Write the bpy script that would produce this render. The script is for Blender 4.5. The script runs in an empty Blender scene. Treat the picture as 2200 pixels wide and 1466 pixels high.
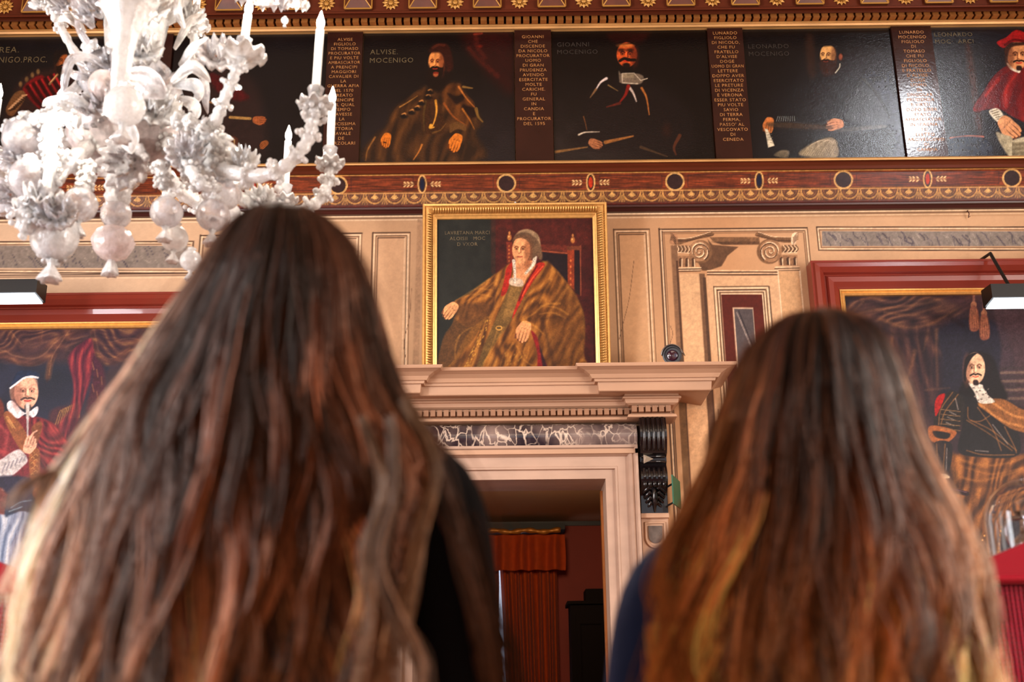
import bpy, bmesh, math, random
import numpy as np
from mathutils import Vector, Matrix

# ------------------------------------------------------------------ camera, world, light, exposure
SC = bpy.context.scene
COL = SC.collection
FPX, PITCH, ROLL, CAMZ = 2450.0, math.radians(17.8), 0.0105, 1.05
_F = Vector((0, math.cos(PITCH), math.sin(PITCH)))
_U0 = Vector((0, -math.sin(PITCH), math.cos(PITCH)))
_R0 = Vector((1, 0, 0))
_R = _R0 * math.cos(ROLL) - _U0 * math.sin(ROLL)
_U = _U0 * math.cos(ROLL) + _R0 * math.sin(ROLL)
CAMP = Vector((0, 0, CAMZ))
YW = 7.7                                    # the painted wall
ROOM_X0, ROOM_X1, ROOM_Y0, ROOM_H = -5.6, 5.6, -4.6, 6.9

cam_d = bpy.data.cameras.new('camera')
cam = bpy.data.objects.new('camera', cam_d)
COL.objects.link(cam)
m = Matrix((_R, _U, -_F)).transposed().to_4x4()
m.translation = CAMP
cam.matrix_world = m
cam_d.sensor_width = 36.0
cam_d.lens = FPX / 2200.0 * 36.0
cam_d.clip_start = 0.05
cam_d.dof.use_dof = True
cam_d.dof.focus_distance = 7.6
cam_d.dof.aperture_fstop = 2.8
SC.camera = cam

SC.view_settings.view_transform = 'Standard'
SC.view_settings.look = 'None'
SC.view_settings.gamma = 1.0
SC.view_settings.exposure = -0.82
SC.cycles.use_denoising = True
SC.cycles.max_bounces = 8
SC.cycles.transparent_max_bounces = 12
SC.cycles.caustics_reflective = False
SC.cycles.caustics_refractive = False
SC.cycles.sample_clamp_indirect = 6.0

W = bpy.data.worlds.new('world'); SC.world = W; W.use_nodes = True
W.node_tree.nodes['Background'].inputs[0].default_value = (0.62, 0.78, 1.0, 1)
W.node_tree.nodes['Background'].inputs[1].default_value = 1.6

def area(name, loc, target, sx, sy, power, color, spread=180):
    d = bpy.data.lights.new(name, 'AREA'); d.shape = 'RECTANGLE'; d.size = sx; d.size_y = sy
    d.energy = power; d.color = color; d.spread = math.radians(spread)
    o = bpy.data.objects.new(name, d); COL.objects.link(o)
    o.location = loc
    o.rotation_euler = (Vector(target) - Vector(loc)).to_track_quat('-Z', 'Y').to_euler()
    return o
# daylight entering through the tall windows of the side walls and of the wall behind the camera
area('left_window_daylight', (-5.45, 0.8, 2.6), (0.0, 1.6, 1.6), 1.6, 3.2, 1250, (0.93, 0.95, 1.0))
area('left_far_window_daylight', (-5.45, 4.0, 2.7), (0.0, 7.0, 3.2), 1.6, 3.2, 250, (1.0, 0.86, 0.74))
area('right_window_daylight', (5.45, 1.4, 2.6), (1.0, 2.0, 1.6), 1.6, 3.2, 850, (1.0, 0.95, 0.90))
area('right_far_window_daylight', (5.45, 4.2, 2.7), (0.0, 7.0, 3.2), 1.6, 3.2, 270, (1.0, 0.86, 0.74))
area('rear_window_daylight', (0.0, -4.4, 3.2), (0.0, 7.7, 3.4), 7.0, 3.4, 50, (1.0, 0.88, 0.78))
# warm lamps of the hall ceiling behind the visitors
area('ceiling_lamps', (0.0, -0.4, 6.7), (0.0, 7.6, 3.2), 6.0, 1.6, 125, (1.0, 0.80, 0.62))
area('frieze_sheen_light', (4.1, 4.8, 6.8), (2.95, 7.7, 4.8), .22, .5, 12, (0.92, 0.95, 1.0), 50)  # added cool light without a fixture, aimed to make the sheen on the frieze

# ------------------------------------------------------------------ geometry helpers
def ray(px, py):
    return _F * FPX + _R * (px - 1100.0) + _U * (733.0 - py)
def at(px, py, Y):
    """pixel of the photograph -> point at world depth Y"""
    d = ray(px, py)
    return CAMP + d * (Y / d.y)
def project(X, Y, Z):
    X = np.asarray(X, float); Y = np.asarray(Y, float); Z = np.asarray(Z, float) - CAMZ
    a = X * _R.x + Y * _R.y + Z * _R.z
    b = X * _U.x + Y * _U.y + Z * _U.z
    c = X * _F.x + Y * _F.y + Z * _F.z
    return 1100 + FPX * a / c, 733 - FPX * b / c
def zat(py, Y=YW, px=1100): return at(px, py, Y).z
def xat(px, py, Y=YW): return at(px, py, Y).x

def tag(o, label=None, cat=None, group=None, kind=None):
    if label: o['label'] = label
    if cat: o['category'] = cat
    if group: o['group'] = group
    if kind: o['kind'] = kind
    return o
def empty(name, loc, label=None, cat=None, group=None, kind=None):
    o = bpy.data.objects.new(name, None); COL.objects.link(o); o.location = loc
    o.empty_display_size = 0.1
    return tag(o, label, cat, group, kind)
def link(name, me, mat=None, parent=None, smooth=False):
    o = bpy.data.objects.new(name, me); COL.objects.link(o)
    if mat is not None and not me.materials: me.materials.append(mat)
    if smooth and len(me.polygons): me.polygons.foreach_set('use_smooth', [True] * len(me.polygons))
    if parent is not None:
        o.parent = parent
        o.matrix_parent_inverse = Matrix.Translation(-Vector(parent_loc(parent)))
    return o
def parent_loc(p):
    return Vector(p.location) if p.parent is None else Vector((0, 0, 0))
class MB:
    """collects vertices and faces in world space; build() links them as one mesh object"""
    def __init__(s): s.v = []; s.f = []; s.c = None
    def add(s, vs, fs):
        n = len(s.v); s.v.extend([tuple(v) for v in vs]); s.f.extend([tuple(i + n for i in f) for f in fs])
    def box(s, lo, hi):
        x0, y0, z0 = lo; x1, y1, z1 = hi
        s.add([(x0,y0,z0),(x1,y0,z0),(x1,y1,z0),(x0,y1,z0),(x0,y0,z1),(x1,y0,z1),(x1,y1,z1),(x0,y1,z1)],
              [(0,3,2,1),(4,5,6,7),(0,1,5,4),(1,2,6,5),(2,3,7,6),(3,0,4,7)])
    def tube(s, pts, r, n=8, closed=False, cap=True, rfun=None):
        pts = [Vector(p) for p in pts]; m_ = len(pts)
        if isinstance(r, (int, float)): r = [r] * m_
        T = []
        for i in range(m_):
            a = pts[(i - 1) % m_] if closed or i else pts[0]
            b = pts[(i + 1) % m_] if closed or i < m_ - 1 else pts[-1]
            t = b - a
            T.append(t.normalized() if t.length > 1e-9 else Vector((0, 0, 1)))
        ref = Vector((0, 0, 1)) if abs(T[0].z) < .9 else Vector((1, 0, 0))
        nrm = (ref - T[0] * ref.dot(T[0])).normalized()
        base = len(s.v)
        for i in range(m_):
            nrm = (nrm - T[i] * nrm.dot(T[i]))
            nrm = nrm.normalized() if nrm.length > 1e-6 else Vector((1, 0, 0))
            bn = T[i].cross(nrm)
            for k in range(n):
                a = 2 * math.pi * k / n
                rr = r[i] * (rfun(i, a) if rfun else 1.0)
                s.v.append(tuple(pts[i] + (nrm * math.cos(a) + bn * math.sin(a)) * rr))
        last = m_ if closed else m_ - 1
        for i in range(last):
            for k in range(n):
                a0 = base + i * n + k; a1 = base + i * n + (k + 1) % n
                j = (i + 1) % m_
                b0 = base + j * n + k; b1 = base + j * n + (k + 1) % n
                s.f.append((a0, a1, b1, b0))
        if cap and not closed:
            s.f.append(tuple(base + k for k in range(n))[::-1])
            s.f.append(tuple(base + (m_ - 1) * n + k for k in range(n)))
    def lathe(s, prof, org, axis=(0, 0, 1), n=24, rib=None, wave=None):
        """prof: (radius, height) along axis; rib(a)->radius factor; wave(a, i)->height offset"""
        ax = Vector(axis).normalized(); org = Vector(org)
        ref = Vector((0, 1, 0)) if abs(ax.y) < .9 else Vector((1, 0, 0))
        u = ref.cross(ax).normalized(); w = ax.cross(u)
        base = len(s.v)
        for i, (r, h) in enumerate(prof):
            for k in range(n):
                a = 2 * math.pi * k / n
                rr = r * (rib(a, i) if rib else 1); hh = h + (wave(a, i) if wave else 0)
                s.v.append(tuple(org + u * (rr * math.cos(a)) + w * (rr * math.sin(a)) + ax * hh))
        for i in range(len(prof) - 1):
            for k in range(n):
                k2 = (k + 1) % n
                s.f.append((base + i*n + k, base + i*n + k2, base + (i+1)*n + k2, base + (i+1)*n + k))
    def ball(s, c, rx, ry=None, rz=None, n=16, m_=10, f=None):
        ry = ry or rx; rz = rz or rx; c = Vector(c); base = len(s.v)
        for i in range(m_ + 1):
            t = math.pi * i / m_
            for k in range(n):
                a = 2 * math.pi * k / n
                q = f(a, t) if f else 1
                s.v.append((c.x + rx*q*math.sin(t)*math.cos(a), c.y + ry*q*math.sin(t)*math.sin(a), c.z + rz*q*math.cos(t)))
        for i in range(m_):
            for k in range(n):
                k2 = (k + 1) % n
                s.f.append((base+i*n+k, base+(i+1)*n+k, base+(i+1)*n+k2, base+i*n+k2))
    def sweep_x(s, prof, x0, x1):
        """prof list of (y, z) swept from x0 to x1 (moulding parallel to the wall), end-capped"""
        n = len(prof)
        s.add([(x0, y, z) for y, z in prof] + [(x1, y, z) for y, z in prof],
              [(i, (i+1) % n, n + (i+1) % n, n + i) for i in range(n)] + [tuple(range(n))[::-1], tuple(range(n, 2*n))])
    def build(s, name, mat, parent=None, smooth=False):
        me = bpy.data.meshes.new(name); me.from_pydata(s.v, [], s.f); me.update()
        return link(name, me, mat, parent, smooth)
def catmull(pts, n=8, closed=False):
    P = np.array([list(p) for p in pts], float); m_ = len(P); out = []
    rng = range(m_) if closed else range(m_ - 1)
    for i in rng:
        p0 = P[(i-1) % m_] if closed or i > 0 else 2*P[0]-P[1]
        p1 = P[i]; p2 = P[(i+1) % m_]
        p3 = P[(i+2) % m_] if closed or i < m_-2 else 2*P[-1]-P[-2]
        for k in range(n):
            t = k / n
            out.append(0.5*((2*p1)+(p2-p0)*t+(2*p0-5*p1+4*p2-p3)*t*t+(3*p1-p0-3*p2+p3)*t**3))
    if not closed: out.append(P[-1])
    return np.array(out)

# ------------------------------------------------------------------ materials
def lin(c):
    c = np.asarray(c, float)
    return np.where(c <= 0.04045, c / 12.92, ((c + 0.055) / 1.055) ** 2.4)
def rgb(r, g, b):
    l = lin((r/255., g/255., b/255.)); return (float(l[0]), float(l[1]), float(l[2]), 1.0)
def mat(name, col=(0.8,0.8,0.8,1), rough=.5, metal=0., spec=.5, trans=0., ior=1.45, coat=0., emit=None, es=0., vc=None,
        bump=0., bscale=60., var=0., vscale=8., sss=0., stretch=(1,1,1), bdist=0.004, rvar=0., sheen=0.):
    m_ = bpy.data.materials.new(name); m_.use_nodes = True
    nt = m_.node_tree; b = nt.nodes['Principled BSDF']
    b.inputs['Base Color'].default_value = col; b.inputs['Roughness'].default_value = rough
    b.inputs['Metallic'].default_value = metal; b.inputs['Specular IOR Level'].default_value = spec
    b.inputs['Transmission Weight'].default_value = trans; b.inputs['IOR'].default_value = ior
    b.inputs['Coat Weight'].default_value = coat; b.inputs['Sheen Weight'].default_value = sheen
    if emit is not None:
        b.inputs['Emission Color'].default_value = emit; b.inputs['Emission Strength'].default_value = es
    src = None
    if vc:
        a = nt.nodes.new('ShaderNodeVertexColor'); a.layer_name = vc; src = a.outputs['Color']
    tc = nt.nodes.new('ShaderNodeTexCoord'); mp = nt.nodes.new('ShaderNodeMapping')
    nt.links.new(tc.outputs['Object'], mp.inputs['Vector']); mp.inputs['Scale'].default_value = stretch
    if var > 0:
        n = nt.nodes.new('ShaderNodeTexNoise'); n.inputs['Scale'].default_value = vscale; n.inputs['Detail'].default_value = 6
        nt.links.new(mp.outputs['Vector'], n.inputs['Vector'])
        mr = nt.nodes.new('ShaderNodeMapRange'); mr.inputs['From Min'].default_value = .25; mr.inputs['From Max'].default_value = .75
        mr.inputs['To Min'].default_value = 1 - var; mr.inputs['To Max'].default_value = 1 + var
        nt.links.new(n.outputs['Fac'], mr.inputs['Value'])
        mx = nt.nodes.new('ShaderNodeVectorMath'); mx.operation = 'SCALE'
        if src is not None: nt.links.new(src, mx.inputs[0])
        else: mx.inputs[0].default_value = col[:3]
        nt.links.new(mr.outputs['Result'], mx.inputs['Scale']); src = mx.outputs['Vector']
    if src is not None: nt.links.new(src, b.inputs['Base Color'])
    if bump > 0:
        n = nt.nodes.new('ShaderNodeTexNoise'); n.inputs['Scale'].default_value = bscale; n.inputs['Detail'].default_value = 4
        nt.links.new(mp.outputs['Vector'], n.inputs['Vector'])
        bp = nt.nodes.new('ShaderNodeBump'); bp.inputs['Strength'].default_value = bump; bp.inputs['Distance'].default_value = bdist
        nt.links.new(n.outputs['Fac'], bp.inputs['Height']); nt.links.new(bp.outputs['Normal'], b.inputs['Normal'])
    return m_
M = {}
M['plaster'] = mat('plaster', rgb(206,176,142), .75, var=.06, vscale=2)
M['wallpaint'] = mat('painted_wall', rough=.7, vc='paint', spec=.3, var=.02, vscale=2, bump=.1, bscale=25)
M['beampaint'] = mat('painted_beam', rough=.42, spec=.3, vc='paint', bump=.3, bscale=30, stretch=(.15,1,1), var=.08, vscale=14)
M['canvas'] = mat('oil_canvas', rough=.45, spec=.22, vc='paint', bump=.35, bscale=220, bdist=.003)
M['canvas_gloss'] = mat('varnished_canvas', rough=.22, spec=.5, vc='paint', bump=.4, bscale=110, bdist=.004)
M['inscr'] = mat('inscription_board', rgb(46,22,17), .17, var=.2, vscale=6, bump=.2, bscale=60)
M['letters'] = mat('gilt_letters', rgb(176,120,68), .5, var=.35, vscale=30)
M['letters_dim'] = mat('faded_letters', rgb(92,78,52), .6, var=.5, vscale=30)
M['letters_faint'] = mat('very_faded_letters', rgb(44,36,30), .6, var=.5, vscale=30)
M['redwood'] = mat('red_stained_wood', rgb(94,40,22), .45, spec=.3, var=.3, vscale=10, stretch=(.12,1,1), bump=.2, bscale=30)
M['darkwood'] = mat('dark_red_wood', rgb(60,22,18), .4, var=.3, vscale=10, stretch=(.12,1,1))
M['giltstrip'] = mat('worn_gilt_strip', rgb(196,146,88), .42, metal=.25, var=.22, vscale=14, stretch=(.3,1,1))
M['gilt'] = mat('gilt', rgb(216,164,94), .33, metal=.55, var=.15, vscale=40, bump=.25, bscale=120, bdist=.002)
M['dentil'] = mat('bronze_painted_dentil', rgb(150,92,44), .45, metal=.15, var=.25, vscale=24)
M['redlac'] = mat('red_lacquer_frame', rgb(122,42,30), .3, coat=.25, var=.08, vscale=3)
M['stone'] = mat('doorcase_stone', rgb(182,142,114), .5, var=.13, vscale=5, stretch=(.35,1,1), bump=.2, bscale=18)
M['stone_light'] = mat('architrave_stone', rgb(180,148,128), .5, var=.12, vscale=7, stretch=(.5,1,1), bump=.25, bscale=22)
M['stone_dentil'] = mat('doorcase_dentil_stone', rgb(150,108,80), .55, var=.15, vscale=12)
M['blackwood'] = mat('black_carved_wood', rgb(22,16,17), .22, coat=.5, var=.2, vscale=20)
M['black'] = mat('black_metal', rgb(14,14,16), .4)
M['blackplastic'] = mat('dark_grey_plastic', rgb(52,50,54), .38)
# ------------------------------------------------------------------ painting in pigment (vertex colours)
def vnoise(x, y, s, seed=0):
    x = np.asarray(x) / s; y = np.asarray(y) / s
    xi = np.floor(x).astype(np.int64); yi = np.floor(y).astype(np.int64)
    fx = x - xi; fy = y - yi; fx = fx*fx*(3-2*fx); fy = fy*fy*(3-2*fy)
    def h(a, b):
        v = (a * 374761393 + b * 668265263 + seed * 974711) & 0xffffffff
        v = ((v ^ (v >> 13)) * 1274126177) & 0xffffffff
        return ((v ^ (v >> 16)) & 0xffff) / 65535.0
    return (h(xi,yi)*(1-fx)+h(xi+1,yi)*fx)*(1-fy)+(h(xi,yi+1)*(1-fx)+h(xi+1,yi+1)*fx)*fy
class Paint:
    """pigment on a surface; shapes are given in the photograph's frame through an affine map (ox, oy, scale)"""
    def __init__(s, P, Q, base):
        s.P = P; s.Q = Q; s.C = np.tile(np.array(base, float) / 255.0, (len(P), 1)); s.o = (0, 0, 1.0); s.tn = 0.0
    def frame(s, ox, oy, k): s.o = (ox, oy, k)
    def T(s, pts):
        a = np.array(pts, float); return np.column_stack((s.o[0] + a[:,0]/s.o[2], s.o[1] + a[:,1]/s.o[2]))
    def _sel(s, pts, m_):
        x0, y0 = pts.min(0) - m_; x1, y1 = pts.max(0) + m_
        return np.nonzero((s.P > x0) & (s.P < x1) & (s.Q > y0) & (s.Q < y1))[0]
    def _mix(s, idx, a, col, tex=0.0):
        c = np.array(col, float) / 255.0
        if tex:
            n = 1 + tex * (vnoise(s.P[idx], s.Q[idx], 2.2, 5) + vnoise(s.P[idx], s.Q[idx], 6, 9) - 1)
            c = c[None, :] * n[:, None]
        s.C[idx] = s.C[idx] * (1 - a[:, None]) + c * a[:, None]
    def poly(s, col, pts, soft=1.5, alpha=1.0, smooth=True, tex=0.25):
        pts = s.T(pts)
        if smooth and len(pts) > 3: pts = catmull(pts, 5, True)
        idx = s._sel(pts, soft + 1)
        if not len(idx): return
        x = s.P[idx]; y = s.Q[idx]; d2 = np.full(len(idx), 1e9); ins = np.zeros(len(idx), bool)
        n = len(pts)
        for i in range(n):
            ax, ay = pts[i]; bx, by = pts[(i+1) % n]
            ex, ey = bx-ax, by-ay; L = ex*ex+ey*ey
            if L < 1e-9: continue
            t = np.clip(((x-ax)*ex+(y-ay)*ey)/L, 0, 1)
            d2 = np.minimum(d2, (x-ax-t*ex)**2+(y-ay-t*ey)**2)
            if ay != by:
                c = ((ay > y) != (by > y)) & (x < (bx-ax)*(y-ay)/(by-ay)+ax)
                ins ^= c
        d = np.sqrt(d2); sd = np.where(ins, d, -d)
        a = np.clip(sd / max(soft, .3) + 0.5, 0, 1) * alpha
        s._mix(idx, a, col, tex)
    def _mask(s, pts, soft, smooth=True):
        pts = s.T(pts)
        if smooth and len(pts) > 3: pts = catmull(pts, 5, True)
        idx = s._sel(pts, soft + 1)
        if not len(idx): return idx, None
        x = s.P[idx]; y = s.Q[idx]; d2 = np.full(len(idx), 1e9); ins = np.zeros(len(idx), bool); n = len(pts)
        for i in range(n):
            ax, ay = pts[i]; bx, by = pts[(i+1) % n]; ex, ey = bx-ax, by-ay; L = ex*ex+ey*ey
            if L < 1e-9: continue
            t = np.clip(((x-ax)*ex+(y-ay)*ey)/L, 0, 1); d2 = np.minimum(d2, (x-ax-t*ex)**2+(y-ay-t*ey)**2)
            if ay != by: ins ^= ((ay > y) != (by > y)) & (x < (bx-ax)*(y-ay)/(by-ay)+ax)
        sd = np.where(ins, 1, -1) * np.sqrt(d2)
        return idx, np.clip(sd / max(soft, .3) + 0.5, 0, 1)
    def drape(s, cols, pts, ang=90, sc=14, warp=1.2, soft=3, alpha=1.0, seed=1, smooth=True):
        """cloth with painted folds running along ang (degrees); cols = dark, middle, light pigments"""
        idx, a = s._mask(pts, soft, smooth)
        if a is None: return
        x = s.P[idx]; y = s.Q[idx]; t = math.radians(ang); c, n = math.cos(t), math.sin(t)
        al = x*c + y*n; ac = -x*n + y*c
        w = vnoise(al*.35, ac, sc*1.6, seed)*warp + vnoise(x, y, sc*4, seed+3)*warp*1.6
        f = .5 + .5*np.sin(6.283*(ac/sc/1.7 + w)); f = f*.62 + .38*vnoise(al*.2, ac, sc*.28, seed+7)
        f = np.clip((f - .12)/.8, 0, 1)
        D, Mi, Li = [np.array(q, float)/255. for q in cols]
        k1 = np.clip(f*2, 0, 1)[:, None]; k2 = np.clip(f*2-1, 0, 1)[:, None]**1.5
        col = D*(1-k1) + Mi*k1; col = col*(1-k2) + Li*k2
        a = (a*alpha)[:, None]; s.C[idx] = s.C[idx]*(1-a) + col*a
    def stroke(s, col, w, pts, soft=1.0, alpha=1.0, smooth=True, w2=None, tex=0.2):
        pts = s.T(pts)
        if smooth and len(pts) > 2: pts = catmull(pts, 5)
        w2 = w if w2 is None else w2
        idx = s._sel(pts, max(w, w2) + soft + 1)
        if not len(idx): return
        x = s.P[idx]; y = s.Q[idx]; best = np.full(len(idx), 1e9); n = len(pts) - 1
        for i in range(n):
            ax, ay = pts[i]; bx, by = pts[i+1]
            ex, ey = bx-ax, by-ay; L = ex*ex+ey*ey
            if L < 1e-9: continue
            t = np.clip(((x-ax)*ex+(y-ay)*ey)/L, 0, 1)
            d = np.sqrt((x-ax-t*ex)**2+(y-ay-t*ey)**2) - (w + (w2-w)*(i+t)/n) * .5
            best = np.minimum(best, d)
        a = np.clip(0.5 - best / max(soft, .3), 0, 1) * alpha
        s._mix(idx, a, col, tex)
    def ell(s, col, cx, cy, rx, ry, rot=0, soft=1.5, alpha=1.0, tex=0.2):
        k = s.o[2]; cx = s.o[0]+cx/k; cy = s.o[1]+cy/k; rx /= k; ry /= k
        R = max(rx, ry) + soft + 1
        idx = np.nonzero((abs(s.P-cx) < R) & (abs(s.Q-cy) < R))[0]
        if not len(idx): return
        x = s.P[idx]-cx; y = s.Q[idx]-cy; c, n = math.cos(rot), math.sin(rot)
        u = (x*c+y*n)/rx; v = (-x*n+y*c)/ry
        d = (1 - np.sqrt(u*u+v*v)) * min(rx, ry)
        s._mix(idx, np.clip(d/max(soft,.3)+.5, 0, 1)*alpha, col, tex)
    def ring(s, col, cx, cy, rx, ry, w):
        k = s.o[2]; a = [ (cx+rx*math.cos(t), cy+ry*math.sin(t)) for t in np.linspace(0, 2*math.pi, 29)]
        s.stroke(col, w, a, smooth=False)
    def grain(s, amt, sc=3, seed=1):
        n = (vnoise(s.P, s.Q, sc, seed) - .5) * amt
        s.C *= (1 + n)[:, None]
    def face(s, cx, cy, w, h, turn=0., skin=(150,92,56), shade=(70,34,22), lip=(120,44,30), beard=None, eye=(18,12,10), tilt=0., full=False):
        """a painted face: half width w, half height h"""
        sg = 1 if turn >= 0 else -1
        s.ell(skin, cx, cy, w, h, tilt, soft=2)
        s.ell(shade, cx + sg*-w*.78, cy+h*.1, w*.42, h*.95, tilt, soft=w*.22/s.o[2]+1, alpha=.62)
        q = turn * w * .35
        s.ell(skin, cx+q, cy-h*.55, w*.5, h*.2, 0, soft=4, alpha=.5)
        hi = tuple(min(255, c*1.25) for c in skin)
        for e in (-1, 1):
            ex = cx + q + e*w*.36
            s.stroke(shade, w*.13/s.o[2], [(ex-w*.2, cy-h*.16), (ex, cy-h*.26), (ex+w*.22, cy-h*.18)], soft=1)
            s.ell(shade, ex, cy-h*.06, w*.2, h*.1, 0, soft=1.5, alpha=.8)
            s.ell(hi, ex, cy-h*.05, w*.12, h*.045, 0, soft=.7, alpha=.7)
            s.ell(eye, ex, cy-h*.055, w*.07, h*.055, 0, soft=.7)
        s.stroke(hi, w*.13/s.o[2], [(cx+q*1.2, cy-h*.15), (cx+q*1.5, cy+h*.2)], soft=1.2, alpha=.8)
        s.stroke(shade, w*.09/s.o[2], [(cx+q*1.1-sg*w*.12, cy-h*.1), (cx+q*1.3-sg*w*.18, cy+h*.2), (cx+q*1.5, cy+h*.25)], soft=1.2, alpha=.8)
        s.ell(skin, cx+q+sg*w*.3, cy+h*.12, w*.2, h*.14, 0, soft=3, alpha=.5)
        if beard:
            s.poly(beard, [(cx-w*.95,cy+h*.1),(cx-w*.75,cy+h*.45),(cx-w*.35+q,cy+h*.38),(cx+w*.3+q,cy+h*.36),(cx+w*.8,cy+h*.4),(cx+w*.97,cy+h*.1),(cx+w*.8,cy+h*1.0),(cx+w*.2,cy+h*1.35),(cx-w*.4,cy+h*1.3),(cx-w*.8,cy+h*.9)] if full else
                   [(cx-w*.2+q,cy+h*.74),(cx+w*.22+q,cy+h*.74),(cx+w*.3+q,cy+h*1.02),(cx-w*.2+q,cy+h*1.02)], soft=2)
            s.stroke(beard, w*.17/s.o[2], [(cx-w*.5+q,cy+h*.44),(cx-w*.2+q,cy+h*.34),(cx+q,cy+h*.38),(cx+w*.25+q,cy+h*.34),(cx+w*.55+q,cy+h*.42)], soft=1)
        s.stroke(lip, w*.13/s.o[2], [(cx-w*.24+q,cy+h*.5),(cx+q,cy+h*.53),(cx+w*.26+q,cy+h*.5)], soft=.9)
    def hand(s, cx, cy, L, ang, skin, shade, spread=.16, n=4):
        ca, sa = math.cos(ang), math.sin(ang)
        f = lambda u, v: (cx + (u*ca - v*sa)*L, cy + (u*sa + v*ca)*L)
        s.poly(skin, [f(-.45,-.22), f(0,-.3), f(.12,0), f(0,.3), f(-.45,.2)], soft=1.5)
        for i in range(n):
            v = (i - (n-1)/2) * spread * .95; l = .58 - .09*abs(i-1.2)
            s.stroke(shade, L*.17/s.o[2], [f(-.05, v*1.05+.03), f(l*.6, v*1.15+.05), f(l+.02, v*1.0+.08)], soft=1.4, w2=L*.12/s.o[2])
            s.stroke(skin, L*.15/s.o[2], [f(-.05, v), f(l*.6, v*1.1), f(l, v*.9)], soft=1.2, w2=L*.10/s.o[2])
        s.stroke(skin, L*.15/s.o[2], [f(-.3,.2), f(0,.34), f(.2,.34)], soft=1.2, w2=L*.08/s.o[2])

def painted_plane(name, x0, x1, z0, z1, Y, step, painter, material, parent=None, thick=.02, tilt=0.0, holes=None, xs=None, zs=None, yfun=None, base=(128,128,128)):
    """a flat surface facing the room (-Y) whose vertices carry pigment; painter(paint) works on it"""
    if xs is None: xs = np.linspace(x0, x1, max(2, int((x1-x0)/step)+1))
    if zs is None: zs = np.linspace(z0, z1, max(2, int((z1-z0)/step)+1))
    nx, nz = len(xs), len(zs)
    Xg, Zg = np.meshgrid(xs, zs)
    Yg = np.full_like(Xg, Y)
    if tilt: Yg = Y - (Zg - z0) * math.tan(tilt)
    if yfun is not None: Yg = yfun(Zg)
    X, Yv, Z = Xg.ravel(), Yg.ravel(), Zg.ravel()
    P, Q = project(X, Yv, Z)
    pt = Paint(P, Q, base); painter(pt)
    co = np.column_stack((X, Yv, Z))
    i = np.arange((nx-1)*(nz-1)); r = i // (nx-1); c = i % (nx-1)
    a = r*nx + c
    faces = np.column_stack((a, a+1, a+nx+1, a+nx))
    if holes:
        cx = (X[faces[:,0]]+X[faces[:,1]])/2; cz = (Z[faces[:,0]]+Z[faces[:,3]])/2
        keep = np.ones(len(faces), bool)
        for hx0, hx1, hz0, hz1 in holes: keep &= ~((cx > hx0) & (cx < hx1) & (cz > hz0) & (cz < hz1))
        faces = faces[keep]
    nv = len(co); colr = np.column_stack((lin(np.clip(pt.C, 0, 1)), np.ones(nv)))
    if thick:                                   # a back and four sides, so that it is a slab and not a sheet
        cs = np.array([0, nx-1, nx*nz-1, nx*(nz-1)])
        co = np.vstack((co, co[cs] + np.array([0, thick, 0])))
        colr = np.vstack((colr, np.tile([.02,.015,.012,1], (4,1))))
        extra = [[nv+1, nv, nv+3, nv+2], [cs[0], nv, nv+1, cs[1]], [cs[1], nv+1, nv+2, cs[2]], [cs[2], nv+2, nv+3, cs[3]], [cs[3], nv+3, nv, cs[0]]]
        faces = np.vstack((faces, np.array(extra)))
    me = bpy.data.meshes.new(name)
    me.vertices.add(len(co)); me.vertices.foreach_set('co', co.astype(np.float32).ravel())
    me.loops.add(len(faces)*4); me.loops.foreach_set('vertex_index', faces.astype(np.int32).ravel())
    me.polygons.add(len(faces)); me.polygons.foreach_set('loop_start', np.arange(len(faces), dtype=np.int32)*4)
    me.update(calc_edges=True)
    at_ = me.color_attributes.new('paint', 'FLOAT_COLOR', 'POINT')
    at_.data.foreach_set('color', colr.astype(np.float32).ravel())
    return link(name, me, material, parent)

def text_mesh(name, lines, x0, x1, z0, z1, Y, material, parent, fill=.8, tilt=0.0, ybase=None, zb=None, wmax=.92, center=True, shear=0.0):
    """lines of capitals set between x0..x1 and z1 (top)..z0, as thin raised letters"""
    pitch = (z1 - z0) / len(lines)
    for i, t in enumerate(lines):
        cu = bpy.data.curves.new('t', 'FONT'); cu.body = t; cu.size = 1.0; cu.resolution_u = 2; cu.extrude = 0.0
        cu.space_character = 1.12
        ob = bpy.data.objects.new('t', cu); COL.objects.link(ob)
        dg = bpy.context.evaluated_depsgraph_get(); me = bpy.data.meshes.new_from_object(ob.evaluated_get(dg))
        V = np.array([v.co[:] for v in me.vertices]); F = [tuple(p.vertices) for p in me.polygons]
        bpy.data.objects.remove(ob); bpy.data.curves.remove(cu)
        if not len(V): continue
        a, b = V.min(0), V.max(0); H = 0.70
        hgt = pitch * fill; k = hgt / H; wd = (b[0]-a[0]) * k; mx = (x1-x0) * wmax
        kx = k if wd <= mx else mx / (b[0]-a[0]); wd = (b[0]-a[0]) * kx
        zc = z1 - (i + .5) * pitch - hgt/2
        xs0 = (x0+x1)/2 - wd/2 if center else x0
        X = xs0 + (V[:,0]-a[0]) * kx; Z = zc + V[:,1] * k
        Yy = np.full(len(X), Y) if not tilt else Y - (Z - zb) * math.tan(tilt)
        bpy.data.meshes.remove(me)
        me = bpy.data.meshes.new(name); me.from_pydata([(X[j], Yy[j] - .0015, Z[j]) for j in range(len(X))], [], F); me.update()
        link(name, me, material, parent)
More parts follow.
